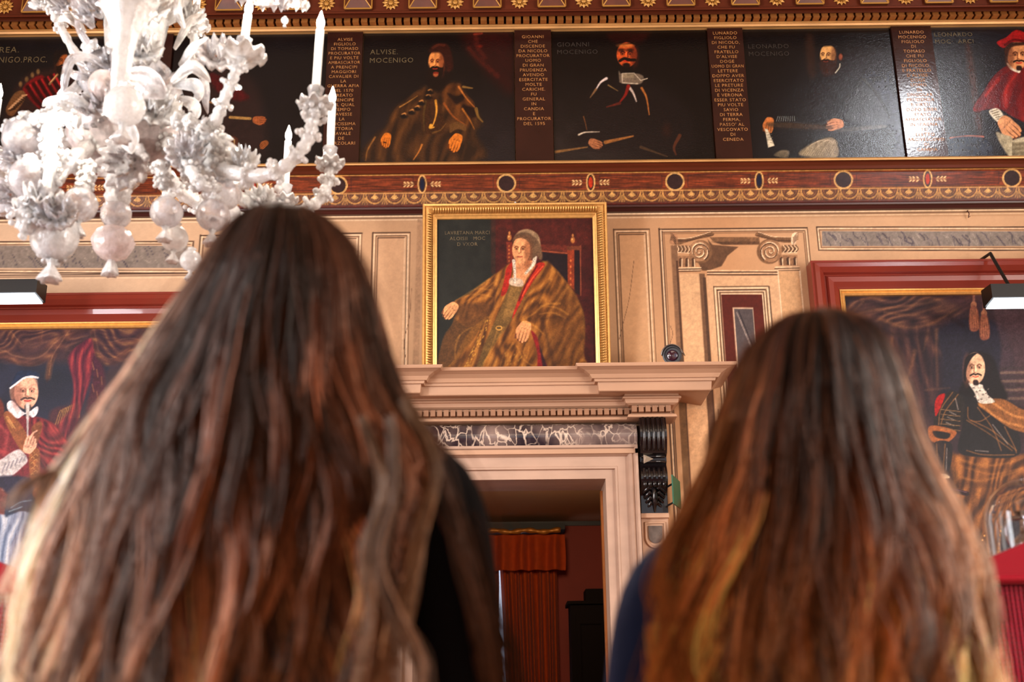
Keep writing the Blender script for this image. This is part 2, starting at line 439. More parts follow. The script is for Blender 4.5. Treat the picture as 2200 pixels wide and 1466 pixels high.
# ------------------------------------------------------------------ the room
def struct(o): return tag(o, kind='structure')
X0 = xat(1095, 850)                              # axis of the doorway
DXR = xat(1304, 1150); DXL = 2*X0 - DXR          # door opening
DZ = zat(1034)                                   # its head
WT = 0.38                                        # wall thickness
VPX, VPY = 1020.0, -6900.0
def vx(x, y0, y): return VPX + (x - VPX) * (y - VPY) / (y0 - VPY)
def sl(y, x, xr=1100): return y - 0.0105 * (x - xr)   # a level line through (xr, y)

def paint_wall(p):
    P, Q = p.P, p.Q
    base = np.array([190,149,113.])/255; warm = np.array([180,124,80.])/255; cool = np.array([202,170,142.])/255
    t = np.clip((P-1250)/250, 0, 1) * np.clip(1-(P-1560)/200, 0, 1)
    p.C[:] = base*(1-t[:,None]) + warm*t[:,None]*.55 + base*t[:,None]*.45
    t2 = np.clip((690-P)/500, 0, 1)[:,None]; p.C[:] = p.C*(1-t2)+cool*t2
    D = (62,40,29); D2 = (98,68,48); L = (230,198,162); BR = (128,90,62)
    def h(y, x0, x1, w, c, xr=1100, a=1): p.stroke(c, w*1.1, [(x0, sl(y,x0,xr)), (x1, sl(y,x1,xr))], soft=.9, smooth=False, alpha=a, tex=.12)
    def v(x, y0, y1, w, c, yr=None, a=1):
        yr = y0 if yr is None else yr
        p.stroke(c, w*1.1, [(vx(x,yr,y0), y0), (vx(x,yr,y1), y1)], soft=.9, smooth=False, alpha=a, tex=.12)
    # top mouldings painted across the whole wall
    p.poly((150,112,80), [(-600,sl(440,-600)),(2800,sl(440,2800)),(2800,sl(457,2800)),(-600,sl(457,-600))], smooth=False)
    h(457, -600, 2800, 3, D); h(462, -600, 2800, 2.4, L); h(466, -600, 2800, 2.2, D2); h(470,-600,2800,1.4,L)
    # narrow panel right of the picture
    def panel(xa, xb, y0, y1, inner=None, lines=(0,5,9)):
        if inner: p.poly(inner, [(xa,sl(y0,xa,(xa+xb)/2)),(xb,sl(y0,xb,(xa+xb)/2)),(vx(xb,y0,y1),y1),(vx(xa,y0,y1),y1)], smooth=False, alpha=.6, tex=.06)
        m_ = (xa+xb)/2
        for i, o in enumerate(lines):
            c = (D, L, D2, D, L)[i % 5]; w = (2.4, 1.6, 2, 1.6, 1.2)[i % 5]
            h(y0+o, xa+o, xb-o, w, c, m_)
            v(xa+o, y0+o, y1, w, c); v(xb-o, y0+o, y1, (1.4,2,1.4,1.4,1.2)[i % 5], (D2, L, D, L, D)[i % 5])
    panel(1318, 1395, 493, 800, (206,156,112), (0,4,7,11))
    panel(801, 881, 500, 800, (206,162,124), (0,4,7,11))
    panel(640, 778, 502, 800, (212,172,138), (0,4,7,11))
    panel(430, 640, 505, 800, None, (0,4,7))
    p.poly((150,112,84), [(897,470),(908,470),(900,800),(886,800)], smooth=False, soft=3, alpha=.5)
    # the large panel with the two painted capitals
    for o, c, w in ((0,D,2.6),(3.5,L,1.4),(6,D2,2),(9.5,D2,1.2)):
        h(491+o, 1416+o, 1734-o, w, c, 1575)
        v(1416+o, 491+o, 1500, w, c, 491); v(1735-o, 491+o, 1500, 1.5, c, 491)
    f = p.frame; f(1410, 480, 6.286)
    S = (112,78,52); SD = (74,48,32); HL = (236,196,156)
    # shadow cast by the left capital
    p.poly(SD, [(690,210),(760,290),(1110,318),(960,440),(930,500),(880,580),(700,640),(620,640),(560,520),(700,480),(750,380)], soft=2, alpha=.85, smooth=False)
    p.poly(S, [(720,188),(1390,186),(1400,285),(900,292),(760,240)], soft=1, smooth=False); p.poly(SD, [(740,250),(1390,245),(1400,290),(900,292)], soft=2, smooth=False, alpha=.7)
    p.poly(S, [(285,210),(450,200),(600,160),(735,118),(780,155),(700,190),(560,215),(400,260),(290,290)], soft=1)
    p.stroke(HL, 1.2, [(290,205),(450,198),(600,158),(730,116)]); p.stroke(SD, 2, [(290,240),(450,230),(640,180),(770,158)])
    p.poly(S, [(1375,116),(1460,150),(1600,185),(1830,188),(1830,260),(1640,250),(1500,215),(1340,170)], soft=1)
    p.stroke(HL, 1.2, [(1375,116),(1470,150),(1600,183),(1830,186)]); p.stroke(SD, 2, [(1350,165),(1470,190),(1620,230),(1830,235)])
    for (cx, cy, R, s0, dr) in ((578,375,140,-1,0),(1545,372,150,1,0)):
        p.ell(S, cx+20*(-s0), cy+10, R*1.12, R*1.12, soft=2); p.ell((150,108,76), cx, cy, R, R, soft=1)
        pts = []; 
        for k in range(60):
            a = k/59*4.6*math.pi; r = R*.9*(1-k/63)
            pts.append((cx + s0*r*math.cos(a+2.2), cy + r*math.sin(a+2.2)))
        p.stroke(HL, 3.2, pts, w2=1.2, smooth=False); 
        p.stroke(SD, 2.6, [(x+s0*-9, y+13) for x, y in pts], w2=1, smooth=False)
    # egg and tongue rows, leaves, flutes
    p.poly(S, [(200,300),(440,300),(450,400),(215,400)], smooth=False)
    p.poly(S, [(1690,300),(1895,290),(1900,400),(1700,410)], smooth=False)
    for k in range(5): p.stroke(HL, 1.6, [(235+k*48,305),(255+k*48,350),(235+k*48,392)]); p.stroke(SD, 1.6, [(250+k*48,305),(272+k*48,350),(252+k*48,392)])
    for k in range(4): p.stroke(HL, 1.8, [(1715+k*50,300),(1748+k*50,345),(1715+k*50,390)]); p.stroke(SD, 1.8, [(1735+k*50,300),(1768+k*50,345),(1735+k*50,390)])
    p.stroke(HL, 1.6, [(215,392),(450,402)], smooth=False); p.stroke(HL, 1.8, [(1700,405),(1900,396)], smooth=False)
    for s_, x_, hx in ((1, 205, (158,112,80)), (-1, 1905, (236,196,160))):
        p.poly(hx, [(x_-20,270),(x_-15,200),(x_+5,140),(x_+s_*20,120),(x_+s_*70,150),(x_+s_*85,230),(x_+s_*70,290)], soft=1.5)
        for k in range(5): p.stroke(SD, 1.1, [(x_+s_*60,290-k*22),(x_+s_*20,230-k*20),(x_-s_*12,215-k*20)])
    for xa, xb, y0, y1 in ((290,530,440,590),(1650,1905,430,570)):
        p.poly((140,100,70), [(xa,y0),(xb,y0),(xb,y1),(xa,y1)], smooth=False)
        for k in range(3):
            c = xa + 40 + k*(xb-xa-70)/2
            p.poly(SD, [(c-22,y0+40),(c,y0+20),(c+22,y0+40),(c+22,y1-5),(c-22,y1-5)], soft=1, smooth=False); p.stroke(HL, 2, [(c+16,y0+45),(c+18,y1-5)], smooth=False)
    for (a, b) in (((295,605),(600,600)), ((1605,595),(1930,592))):
        p.stroke(HL, 2, [a,b], smooth=False); p.stroke(SD, 2.6, [(a[0],a[1]+18),(b[0],b[1]+14)], smooth=False); p.stroke(HL, 1.4, [(a[0],a[1]+32),(b[0],b[1]+28)], smooth=False); p.stroke(SD, 2, [(a[0],a[1]+46),(b[0],b[1]+42)], smooth=False)
    for yy, c, w in ((640,HL,1.6),(660,D,2.6),(676,HL,1.4),(695,D,2.6)): p.stroke(c, w, [(690,yy),(1640,yy)], smooth=False)
    f(0, 0, 1)
    # pilaster shafts: dark edge, face, shade
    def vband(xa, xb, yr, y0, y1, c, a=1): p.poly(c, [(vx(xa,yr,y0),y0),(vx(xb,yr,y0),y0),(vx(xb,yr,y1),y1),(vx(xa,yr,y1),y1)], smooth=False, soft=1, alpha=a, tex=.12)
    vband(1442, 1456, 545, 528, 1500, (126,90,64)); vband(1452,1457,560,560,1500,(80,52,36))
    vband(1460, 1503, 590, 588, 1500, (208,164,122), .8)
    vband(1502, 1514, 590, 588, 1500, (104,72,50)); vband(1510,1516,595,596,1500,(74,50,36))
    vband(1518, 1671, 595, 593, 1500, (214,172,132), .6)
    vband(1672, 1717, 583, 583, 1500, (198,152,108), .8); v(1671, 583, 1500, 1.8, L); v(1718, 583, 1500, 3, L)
    # inner moulded panel, red field with a marble insert
    for o, c, w in ((0,D,2),(3,L,2),(7,D,2.2),(10,L,1.6),(12.5,D2,2.4),(15.5,L,1.4)):
        h(616+o, 1533+o, 1651-o, w, c, 1590); v(1533+o, 616+o, 1500, w, c, 616); v(1652-o, 616+o, 1500, w, c, 616)
    vband(1549, 1637, 632, 633, 1500, (80,25,15))
    vband(1574, 1618, 660, 661, 1030, (206,170,140)); vband(1577, 1617, 660, 664, 1028, (76,66,66))
    for k in range(16):
        x = 1582 + (k*37) % 30; y = 672 + k*21
        p.stroke((140,124,116), 3, [(vx(x,660,y), y), (vx(x+4,660,y+22)+6, y+26)], alpha=.8); p.stroke((40,34,38), 2, [(vx(x+4,660,y), y-4), (vx(x+7,660,y+22)+6, y+24)])
    # wall right of the doorcase
    for xx, w, c in ((1437,2.2,D),(1440.5,1.4,L),(1443.5,2,D2),(1447,2,D)): v(xx, 880, 1500, w, c)
    vband(1459, 1473, 880, 790, 1500, (110,76,46)); vband(1519, 1531, 880, 790, 1500, (92,62,42)); vband(1475,1519,880,880,1500,(206,150,104),.5)
    for xx in (1543, 1547.5, 1552): v(xx, 880, 1500, 1.8, D2)
    # long marble strips above the big pictures
    for (xa, xb, y0, y1, xr) in ((1754, 2700, 488, 538, 1980), (-500, 416, 519, 585, 200)):
        s_ = -0.0 if xr > 1000 else 0
        for o, c, w in ((0,D,2.4),(3,L,1.6),(6,D2,1.8)):
            if xr > 1000:
                p.stroke(c, w, [(xb, y0+o),(xa+o, y0+o),(vx(xa+o,y0,y1-o), y1-o),(xb, y1-o)], smooth=False)
            else:
                p.stroke(c, w, [(xa, y0+o+2),(xb-o, y0+o),(vx(xb-o,y0,y1-o), y1-o+2),(xa, y1-o+1)], smooth=False)
        mx = (xa+12, xb) if xr > 1000 else (xa, xb-12)
        q = [(mx[0], y0+9),(mx[1], y0+9),(mx[1], y1-9),(mx[0], y1-9)]
        p.poly((124,112,104), q, smooth=False, soft=1, tex=.14)
        random.seed(4)
        x = mx[0]
        while x < mx[1]:
            x += random.uniform(3, 10) * (1 if xr > 1000 else 1.6)
            if xr > 1000 and int(x/45) % 3 == 2 and random.random() < .6: continue
            y_ = random.uniform(y0+9, y1-24)
            p.stroke(random.choice([(72,66,74),(64,58,68),(148,136,124),(88,80,84)]), random.uniform(1.2,3.4), [(x, y_), (x+random.uniform(2,9), y_+7), (x+random.uniform(6,18), min(y1-10, y_+random.uniform(12,30)))], soft=1.4, alpha=.75)
    h(594, -600, 470, 2, D2, 200); h(590, -600, 470, 1.6, D, 200); h(598,-600,470,1.4,L,200)
    for (x0_, y0_, pts) in ((0,0,[(1362,560),(1352,640),(1340,690),(1330,730)]), (0,0,[(884,620),(880,680),(868,735),(872,770)]), (0,0,[(1432,760),(1445,720),(1440,700)])):
        p.stroke((96,66,48), 1.1, pts, soft=.8, alpha=.8)
    p.grain(.03, 9, 3); p.grain(.07, 90, 4); p.grain(.03, 2.2, 8)

def axis(spans):
    out = []
    for a, b, st in spans: out += list(np.arange(a, b - st*.3, st))
    out.append(spans[-1][1]); return np.array(sorted(out))
xa_, xb_ = xat(640, 700), xat(1790, 700)
xs = axis([(ROOM_X0, xat(0,700)-.3, .2), (xat(0,700)-.3, xa_, .012), (xa_, DXL, .0058), (DXL, DXR, .0058), (DXR, xb_, .0055), (xb_, xat(2200,600)+.2, .008), (xat(2200,600)+.2, ROOM_X1, .2)])
zlo, zhi = zat(1000), zat(436)
zs = axis([(0, 1.0, .25), (1.0, DZ, .03), (DZ, zlo, .02), (zlo, zhi, .0055), (zhi, ROOM_H, .15)])
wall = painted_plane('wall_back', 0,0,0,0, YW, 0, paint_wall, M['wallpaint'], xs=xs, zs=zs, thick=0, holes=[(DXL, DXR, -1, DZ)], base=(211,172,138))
struct(wall)
# the thickness of the wall behind: an outer leaf with the same opening
mb = MB()
mb.box((ROOM_X0, YW+.01, 0), (DXL-.002, YW+WT, ROOM_H)); mb.box((DXR+.002, YW+.01, 0), (ROOM_X1, YW+WT, ROOM_H)); mb.box((DXL-.002, YW+.01, DZ+.002), (DXR+.002, YW+WT, ROOM_H))
struct(mb.build('wall_back_core', M['plaster'])); 
def slab(name, lo, hi, m_):
    b = MB(); b.box(lo, hi); return struct(b.build(name, m_))
floor_m = mat('terrazzo_floor', rgb(132,92,74), .25, var=.25, vscale=40)
ceil_m = mat('ceiling_wood', rgb(150,120,92), .6, var=.1, vscale=2)
slab('floor', (ROOM_X0-.3, ROOM_Y0-.3, -.2), (ROOM_X1+.3, YW+8, 0), floor_m)
slab('ceiling', (ROOM_X0-.3, ROOM_Y0-.3, ROOM_H), (ROOM_X1+.3, YW+WT, ROOM_H+.2), ceil_m)
# side and rear walls with tall windows (real openings, glazed)
def wall_with_windows(name, axis_, pos, a0, a1, wins, thick=.3):
    b = MB(); lo, hi = (pos, pos+thick) if pos > 0 else (pos-thick, pos)
    def bx(u0, u1, z0, z1):
        if axis_ == 'x': b.box((lo, u0, z0), (hi, u1, z1))
        else: b.box((u0, lo, z0), (u1, hi, z1))
    u = a0
    for (w0, w1, z0, z1) in wins:
        bx(u, w0, 0, ROOM_H); bx(w0, w1, 0, z0); bx(w0, w1, z1, ROOM_H); u = w1
    bx(u, a1, 0, ROOM_H)
    return struct(b.build(name, M['plaster']))
WL = [(0.0, 1.6, 1.0, 4.2), (3.2, 4.8, 1.0, 4.2)]
wall_with_windows('wall_left', 'x', ROOM_X0, ROOM_Y0, YW+WT, WL)
wall_with_windows('wall_right', 'x', ROOM_X1, ROOM_Y0, YW+WT, [(0.6, 2.2, 1.0, 4.2), (3.4, 5.0, 1.0, 4.2)])
WR = [(-3.6, -2.0, 1.2, 5.6), (-.8, .8, 1.2, 5.6), (2.0, 3.6, 1.2, 5.6)]
wall_with_windows('wall_front', 'y', ROOM_Y0, ROOM_X0, ROOM_X1, WR)
M['sash'] = mat('window_sash', rgb(214,204,190), .5)
M['pane'] = mat('window_pane', (1,1,1,1), .02, trans=1.0)
def window(n, axis_, pos, u0, u1, z0, z1):
    b = MB(); g = MB(); s_ = .05
    def bx(B, a, c, z_, zz, d=.04):
        if axis_ == 'x': B.box((pos-d, a, z_), (pos+d, c, zz))
        else: B.box((a, pos-d, z_), (c, pos+d, zz))
    bx(b, u0, u0+s_, z0, z1); bx(b, u1-s_, u1, z0, z1); bx(b, u0+s_, u1-s_, z0, z0+s_); bx(b, u0+s_, u1-s_, z1-s_, z1)
    bx(b, (u0+u1)/2-.025, (u0+u1)/2+.025, z0+s_, z1-s_)
    for k in range(1, 4):
        zz = z0 + (z1-z0)*k/4
        bx(b, u0+s_, (u0+u1)/2-.025, zz-.015, zz+.015); bx(b, (u0+u1)/2+.025, u1-s_, zz-.015, zz+.015)
    o = b.build('window_%d' % n, M['sash']); struct(o)
    bx(g, u0+s_, u1-s_, z0+s_, z1-s_, .004); g.build('window_pane', M['pane'], o)
k_ = 1
for w in WL: window(k_, 'x', ROOM_X0-.15, *w); k_ += 1
for w in ((0.6,2.2,1.0,4.2),(3.4,5.0,1.0,4.2)): window(k_, 'x', ROOM_X1+.15, *w); k_ += 1
for w in WR: window(k_, 'y', ROOM_Y0-.15, *w); k_ += 1

# ------------------------------------------------------------------ upper cornice: coffers, rosettes, dentils, gilt strip
CX0, CX1 = ROOM_X0, ROOM_X1
YC = YW - .16
def prof(lst, back=YW+.0):
    """lst of (py, protrusion) from low to high -> closed profile"""
    pr = [(YW - d, zat(py, YW - d)) for py, d in lst]
    return [(back, pr[0][1])] + pr + [(back, pr[-1][1])]
b = MB(); b.sweep_x(prof([(64,.06),(62,.09),(57,.10),(56,.12),(53,.12),(51,.10)]), CX0, CX1)
struct(b.build('trim_1', M['giltstrip']))
b = MB(); b.sweep_x(prof([(51,.07),(36,.07),(35,.20),(31,.23),(27,.22),(25,.26),(22,.26),(21,.20),(-60,.20)]), CX0, CX1)
t2 = struct(b.build('trim_2', M['redwood']))
b = MB(); z0, z1 = zat(50, YW-.12), zat(36.5, YW-.12); pitch = 19.0/297*1.02; x = CX0 + .1
while x < CX1 - .1:
    b.box((x, YW-.15, z0), (x+pitch*.72, YW-.068, z1)); b.box((x, YW-.16, z0), (x+pitch*.72, YW-.15, z0+.012)); x += pitch
tag(b.build('dentil_course', M['dentil'], t2), kind='stuff')
# rosettes and pyramid coffers on the red ground above
YR = YW - .20
zr = zat(4, YR); zc0, zc1 = zat(20, YR), zat(-42, YR)
xr0 = xat(978, 4, YR); per = xat(1116,4,YR) - xat(978, 4, YR)
M['rosette'] = mat('gilt_rosette', rgb(186,134,62), .45, metal=.3)
M['coffer'] = mat('coffer_wood', rgb(92,44,26), .42, var=.25, vscale=14)
for k in range(-9, 9):
    cx = xr0 + k*per
    if cx < CX0+.2 or cx > CX1-.2: continue
    r = MB()
    for j in range(12):
        a = 2*math.pi*j/12; c_, s_ = math.cos(a), math.sin(a)
        rp = lambda u, v, h: (cx + (u*c_ - v*s_), YR - h, zr + (u*s_ + v*c_))
        r.add([rp(.018,0,.006), rp(.045,-.014,.012), rp(.068,0,.008), rp(.045,.014,.012), rp(.042,0,.02)], [(0,1,4),(1,2,4),(2,3,4),(3,0,4)])
    r.ball((cx, YR-.006, zr), .02, .012, .02, 10, 6)
    r.build('rosette', M['rosette'], t2)
    q = MB(); c2 = cx + per/2; w_ = per*.21; zm = (zc0+zc1)/2
    q.add([(c2-w_,YR,zc0),(c2+w_,YR,zc0),(c2+w_,YR,zc1),(c2-w_,YR,zc1),(c2-w_,YR-.03,zc0),(c2+w_,YR-.03,zc0),(c2+w_,YR-.03,zc1),(c2-w_,YR-.03,zc1),(c2,YR-.11,zm)],
          [(0,1,5,4),(1,2,6,5),(2,3,7,6),(3,0,4,7),(4,5,8),(5,6,8),(6,7,8),(7,4,8)])
    cf = q.build('coffer', M['coffer'], t2)
    g = MB()
    for a_, b_ in (((c2-w_,zc0),(c2+w_,zc0)),((c2+w_,zc0),(c2+w_,zc1)),((c2-w_,zc0),(c2-w_,zc1))):
        g.tube([(a_[0],YR-.032,a_[1]),(b_[0],YR-.032,b_[1])], .0065, 6)
    for sx in (-1,1): g.tube([(c2+sx*w_,YR-.032,zc0),(c2,YR-.112,zm)], .005, 6)
    g.build('gilt_edge', M['rosette'], cf)

# ------------------------------------------------------------------ painted beam below the row of portraits
b = MB(); b.sweep_x(prof([(353,.10),(351.5,.13),(348.5,.135),(346,.12)]), CX0, CX1); struct(b.build('trim_3', M['giltstrip']))
b = MB(); b.sweep_x(prof([(373,.13),(370,.16),(364,.15),(358,.115),(353,.10)]), CX0, CX1); struct(b.build('trim_4', M['redwood']))
def paint_beam(p):
    P, Q = p.P, p.Q; p.C[:] = np.array([98,42,22])/255.
    p.C *= (1 + .7*(vnoise(P/14, Q, 1.6, 3)-.5) + .25*(vnoise(P/5, Q, 3, 7)-.5))[:, None]
    def h(y, x0, x1, w, c): p.stroke(c, w, [(x, sl(y,x)) for x in (x0,x1)], soft=.9, smooth=False)
    G = (178,126,66); BL = (56,26,28)
    p.poly((88,50,32), [(-300,sl(414,-300)),(2600,sl(414,2600)),(2600,sl(439,2600)),(-300,sl(439,-300))], smooth=False)
    k = 0; cs = []
    step = 181.0
    for k in range(-8, 9):
        x = 1088 + k*step - (0 if True else 0); kind = 'c' if k % 2 == 0 else ('r' if (k//2) % 2 == 0 else 'b'); cs.append((x, kind))
    for i in range(len(cs)-1):
        (xa, _), (xb, _) = cs[i], cs[i+1]
        r = 18 if cs[i][1] == 'c' else 9; r2 = 18 if cs[i+1][1] == 'c' else 9
        for yy in (380, 405): p.stroke(BL, 1.6, [(xa+r+10, sl(yy,xa)),(xb-r2-10, sl(yy,xb))], smooth=False, alpha=.8)
        for xx in (xa+r+10, xb-r2-10): p.stroke(BL, 1.6, [(xx, sl(380,xx)),(xx, sl(405,xx))], smooth=False, alpha=.8)
        for (xx, s_) in (((xa+26, 1),) if cs[i][1] != 'c' else ((xb-26, -1),)):
            yy = sl(394, xx)
            p.stroke((206,164,110), 1.4, [(xx-s_*8,yy),(xx+s_*14,yy)], smooth=False)
            for j in (-4, 4, 11):
                for q in (-1, 1): p.ell((206,164,110), xx+s_*j, yy+q*3.6, 3.4, 1.7, q*.6*s_, soft=.8)
    h(373.5, -300, 2600, 3, G); h(413, -300, 2600, 3.2, G); h(410, -300, 2600, 1.2, (96,60,30))
    for x, kd in cs:
        y = sl(394, x)
        if kd == 'c': p.ell((44,26,26), x, y, 18, 18, soft=1); p.ring((196,148,88), x, y, 19, 18.5, 4)
        else: p.ell((52,30,24), x, y, 8, 17, soft=1); p.ell((168,44,20) if kd == 'r' else (16,22,44), x, y, 4.5, 12, soft=1); p.ring((196,148,88), x, y, 8.5, 18.5, 3.2)
    x = -300.0; pp = 42.5
    while x < 2600:                       # the row of arches with palmettes
        y = sl(415, x)
        for R, c, w in ((19, (176,126,66), 3), (13.5, (120,74,40), 1.6)):
            p.stroke(c, w, [(x+R*math.cos(a), y+R*1.02*math.sin(a)) for a in np.linspace(0.05, math.pi-.05, 9)], soft=.8)
        for a in (-.9, -.45, 0, .45, .9): p.stroke((190,142,80), 2.2, [(x, y+1), (x+8*math.sin(a), y+2+8*math.cos(a))], soft=.8, w2=3)
        xm = x + pp/2; y = sl(415, xm)
        for a in (-1.1, -.5, 0, .5, 1.1): p.stroke((150,106,58), 2, [(xm, y+7), (xm+11*math.sin(a), y+12+9*math.cos(a))], soft=.8, w2=2.8)
        x += pp
    p.poly((80,28,20), [(-300,sl(438,-300)),(2600,sl(438,2600)),(2600,sl(470,2600)),(-300,sl(470,-300))], smooth=False)
    p.grain(.2, 3, 5)
zb0, zb1 = zat(440, YW-.10), zat(373, YW-.13)
zmid = zat(414, YW-.12)
def beam_y(Z): return np.where(Z > zmid, YW-.135, YW-.135+ (zmid-Z)/(zmid-zb0)*.045)
bx0, bx1 = xat(-240, 400), xat(2480, 400)
o = painted_plane('trim_5', bx0, bx1, zb0, zb1, YW-.12, .0055, paint_beam, M['beampaint'], yfun=beam_y, thick=.1, base=(116,44,28)); struct(o)
for nm, xa, xb in (('trim_6', CX0, bx0), ('trim_7', bx1, CX1)):
    b = MB(); b.box((xa, YW-.13, zb0), (xb, YW, zb1)); struct(b.build(nm, M['redwood']))
b = MB(); b.sweep_x(prof([(457,.03),(450,.05),(447,.085),(443,.09),(440,.075)]), CX0, CX1); struct(b.build('trim_8', M['darkwood']))

# ------------------------------------------------------------------ doorcase
def frame_sweep(B, x0, x1, z0, z1, Y, prof_, open_bottom=False):
    """prof_ list of (outward offset, protrusion towards the room); mitred round the opening"""
    n = len(prof_); cols = []
    corners = [(-1,-1),(-1,1),(1,1),(1,-1)]
    for (sx, sz) in corners:
        cols.append([((x0 if sx < 0 else x1) + sx*o, Y - d, (z0 - (0 if open_bottom else o)) if sz < 0 else z1 + o) for o, d in prof_])
    vs = [p for c in cols for p in c]; fs = []
    segs = [(0,1),(1,2),(2,3)] + ([] if open_bottom else [(3,0)])
    for a, c in segs:
        for i in range(n if True else n-1):
            j = (i+1) % n
            fs.append((a*n+i, c*n+i, c*n+j, a*n+j))
    if open_bottom: fs.append(tuple(range(n))); fs.append(tuple(3*n+i for i in range(n))[::-1])
    B.add(vs, fs)
aw = xat(1367, 1000) - DXR                       # architrave width
door = empty('door_1', (X0, YW, 0), kind='structure')
b = MB(); frame_sweep(b, DXL, DXR, 0, DZ, YW, [(0,-WT),(0,.05),(aw*.28,.05),(aw*.30,.075),(aw*.36,.075),(aw*.38,.07),(aw*.68,.07),(aw*.72,.10),(aw*.80,.12),(aw*.86,.105),(aw*.92,.13),(aw,.13),(aw,-.0),(.02,-.01),(.02,-WT)], open_bottom=True)
b.build('architrave', M['stone_light'], door)
zm0, zm1 = zat(966, YW-.14), zat(908, YW-.14)
hw = DXR + aw - X0                               # half width of the pulvinated frieze
# pulvinated marble frieze
def marble_mat():
    m_ = mat('dark_veined_marble', rgb(60,50,52), .14, coat=.3); nt = m_.node_tree; b_ = nt.nodes['Principled BSDF']
    tc = nt.nodes.new('ShaderNodeTexCoord'); mp = nt.nodes.new('ShaderNodeMapping'); nt.links.new(tc.outputs['Object'], mp.inputs['Vector'])
    mp.inputs['Scale'].default_value = (1.0, .55, .55)
    n1 = nt.nodes.new('ShaderNodeTexNoise'); n1.inputs['Scale'].default_value = 9; n1.inputs['Detail'].default_value = 5; n1.inputs['Distortion'].default_value = 1.2
    nt.links.new(mp.outputs['Vector'], n1.inputs['Vector'])
    vm = nt.nodes.new('ShaderNodeVectorMath'); vm.operation = 'MULTIPLY_ADD'; vm.inputs[1].default_value = (.11,.11,.11)
    nt.links.new(n1.outputs['Color'], vm.inputs[0]); nt.links.new(mp.outputs['Vector'], vm.inputs[2])
    vo = nt.nodes.new('ShaderNodeTexVoronoi'); vo.feature = 'DISTANCE_TO_EDGE'; vo.inputs['Scale'].default_value = 15
    nt.links.new(vm.outputs['Vector'], vo.inputs['Vector'])
    r1 = nt.nodes.new('ShaderNodeMapRange'); r1.inputs['From Min'].default_value = .004; r1.inputs['From Max'].default_value = .085; r1.inputs['To Min'].default_value = 1; r1.inputs['To Max'].default_value = 0
    nt.links.new(vo.outputs['Distance'], r1.inputs['Value'])
    n2 = nt.nodes.new('ShaderNodeTexNoise'); n2.inputs['Scale'].default_value = 5; n2.inputs['Detail'].default_value = 3
    nt.links.new(mp.outputs['Vector'], n2.inputs['Vector'])
    r2 = nt.nodes.new('ShaderNodeMapRange'); r2.inputs['From Min'].default_value = .36; r2.inputs['From Max'].default_value = .5
    nt.links.new(n2.outputs['Fac'], r2.inputs['Value'])
    mu = nt.nodes.new('ShaderNodeMath'); mu.operation = 'MULTIPLY'; nt.links.new(r1.outputs['Result'], mu.inputs[0]); nt.links.new(r2.outputs['Result'], mu.inputs[1])
    cr = nt.nodes.new('ShaderNodeValToRGB'); cr.color_ramp.elements[0].color = rgb(44,36,44); cr.color_ramp.elements[1].color = rgb(142,120,112)
    n3 = nt.nodes.new('ShaderNodeTexNoise'); n3.inputs['Scale'].default_value = 3.2; n3.inputs['Detail'].default_value = 8
    nt.links.new(mp.outputs['Vector'], n3.inputs['Vector']); nt.links.new(n3.outputs['Fac'], cr.inputs['Fac'])
    cr.color_ramp.elements[0].position = .38; cr.color_ramp.elements[1].position = .66
    mx = nt.nodes.new('ShaderNodeMix'); mx.data_type = 'RGBA'; mx.inputs[7].default_value = rgb(214,190,170)
    nt.links.new(mu.outputs['Value'], mx.inputs[0]); nt.links.new(cr.outputs['Color'], mx.inputs[6]); nt.links.new(mx.outputs[2], b_.inputs['Base Color'])
    return m_
M['marble'] = marble_mat()
b = MB(); pr = [(YW, zm0)] + [(YW-.07-.075*math.sin(math.pi*t)**.7, zm0+(zm1-zm0)*t) for t in np.linspace(0,1,15)] + [(YW, zm1)]
b.sweep_x(pr, X0-hw, X0+hw); b.build('marble_frieze', M['marble'], door, smooth=False)
b = MB(); b.box((X0-hw, YW-.13, zat(975,YW-.13)-.004), (X0+hw, YW, zm0)); b.build('fillet', M['stone'], door)

def sweep_plan(B, path, prof_):
    """path: plan polyline (x, y) of the wall-side face; prof_: (outward offset, z); closed against the wall"""
    n = len(path); m_ = len(prof_); rows = []
    for i in range(n):
        p = Vector(path[i])
        def nrm(a, c):
            d = (Vector(c)-Vector(a)).normalized(); return Vector((d.y, -d.x))
        ns = []
        if i > 0: ns.append(nrm(path[i-1], path[i]))
        if i < n-1: ns.append(nrm(path[i], path[i+1]))
        if len(ns) == 1: off = ns[0]
        else:
            s_ = ns[0]+ns[1]; off = s_ / max(.2, s_.dot(ns[0]))
        rows.append([(p.x + off.x*o, p.y + off.y*o, z) for o, z in prof_])
    vs = [q for r in rows for q in r]; fs = []
    for i in range(n-1):
        for j in range(m_-1): fs.append((i*m_+j, (i+1)*m_+j, (i+1)*m_+j+1, i*m_+j+1))
    B.add(vs, fs)
    k = len(B.v)                                          # top lid and bottom lid against the wall plane
    for j in (0, m_-1):
        for i in range(n-1):
            a = rows[i][j]; c = rows[i+1][j]
            B.add([a, c, (c[0], YW, c[2]), (a[0], YW, a[2])], [(0,1,2,3)])
XR2 = xat(1434, 880) ; XR1 = xat(1352, 880)               # right ressaut at dentil level
bb, br = .10, .17                                         # plan depth of the middle and of the ressauts
def mir(x): return 2*X0 - x
path = [(mir(XR2), YW), (mir(XR2), YW-br), (mir(XR1), YW-br), (mir(XR1), YW-bb), (XR1, YW-bb), (XR1, YW-br), (XR2, YW-br), (XR2, YW)]
def pz(lst): return [(o, zat(py, YW-bb-o)) for py, o in lst]
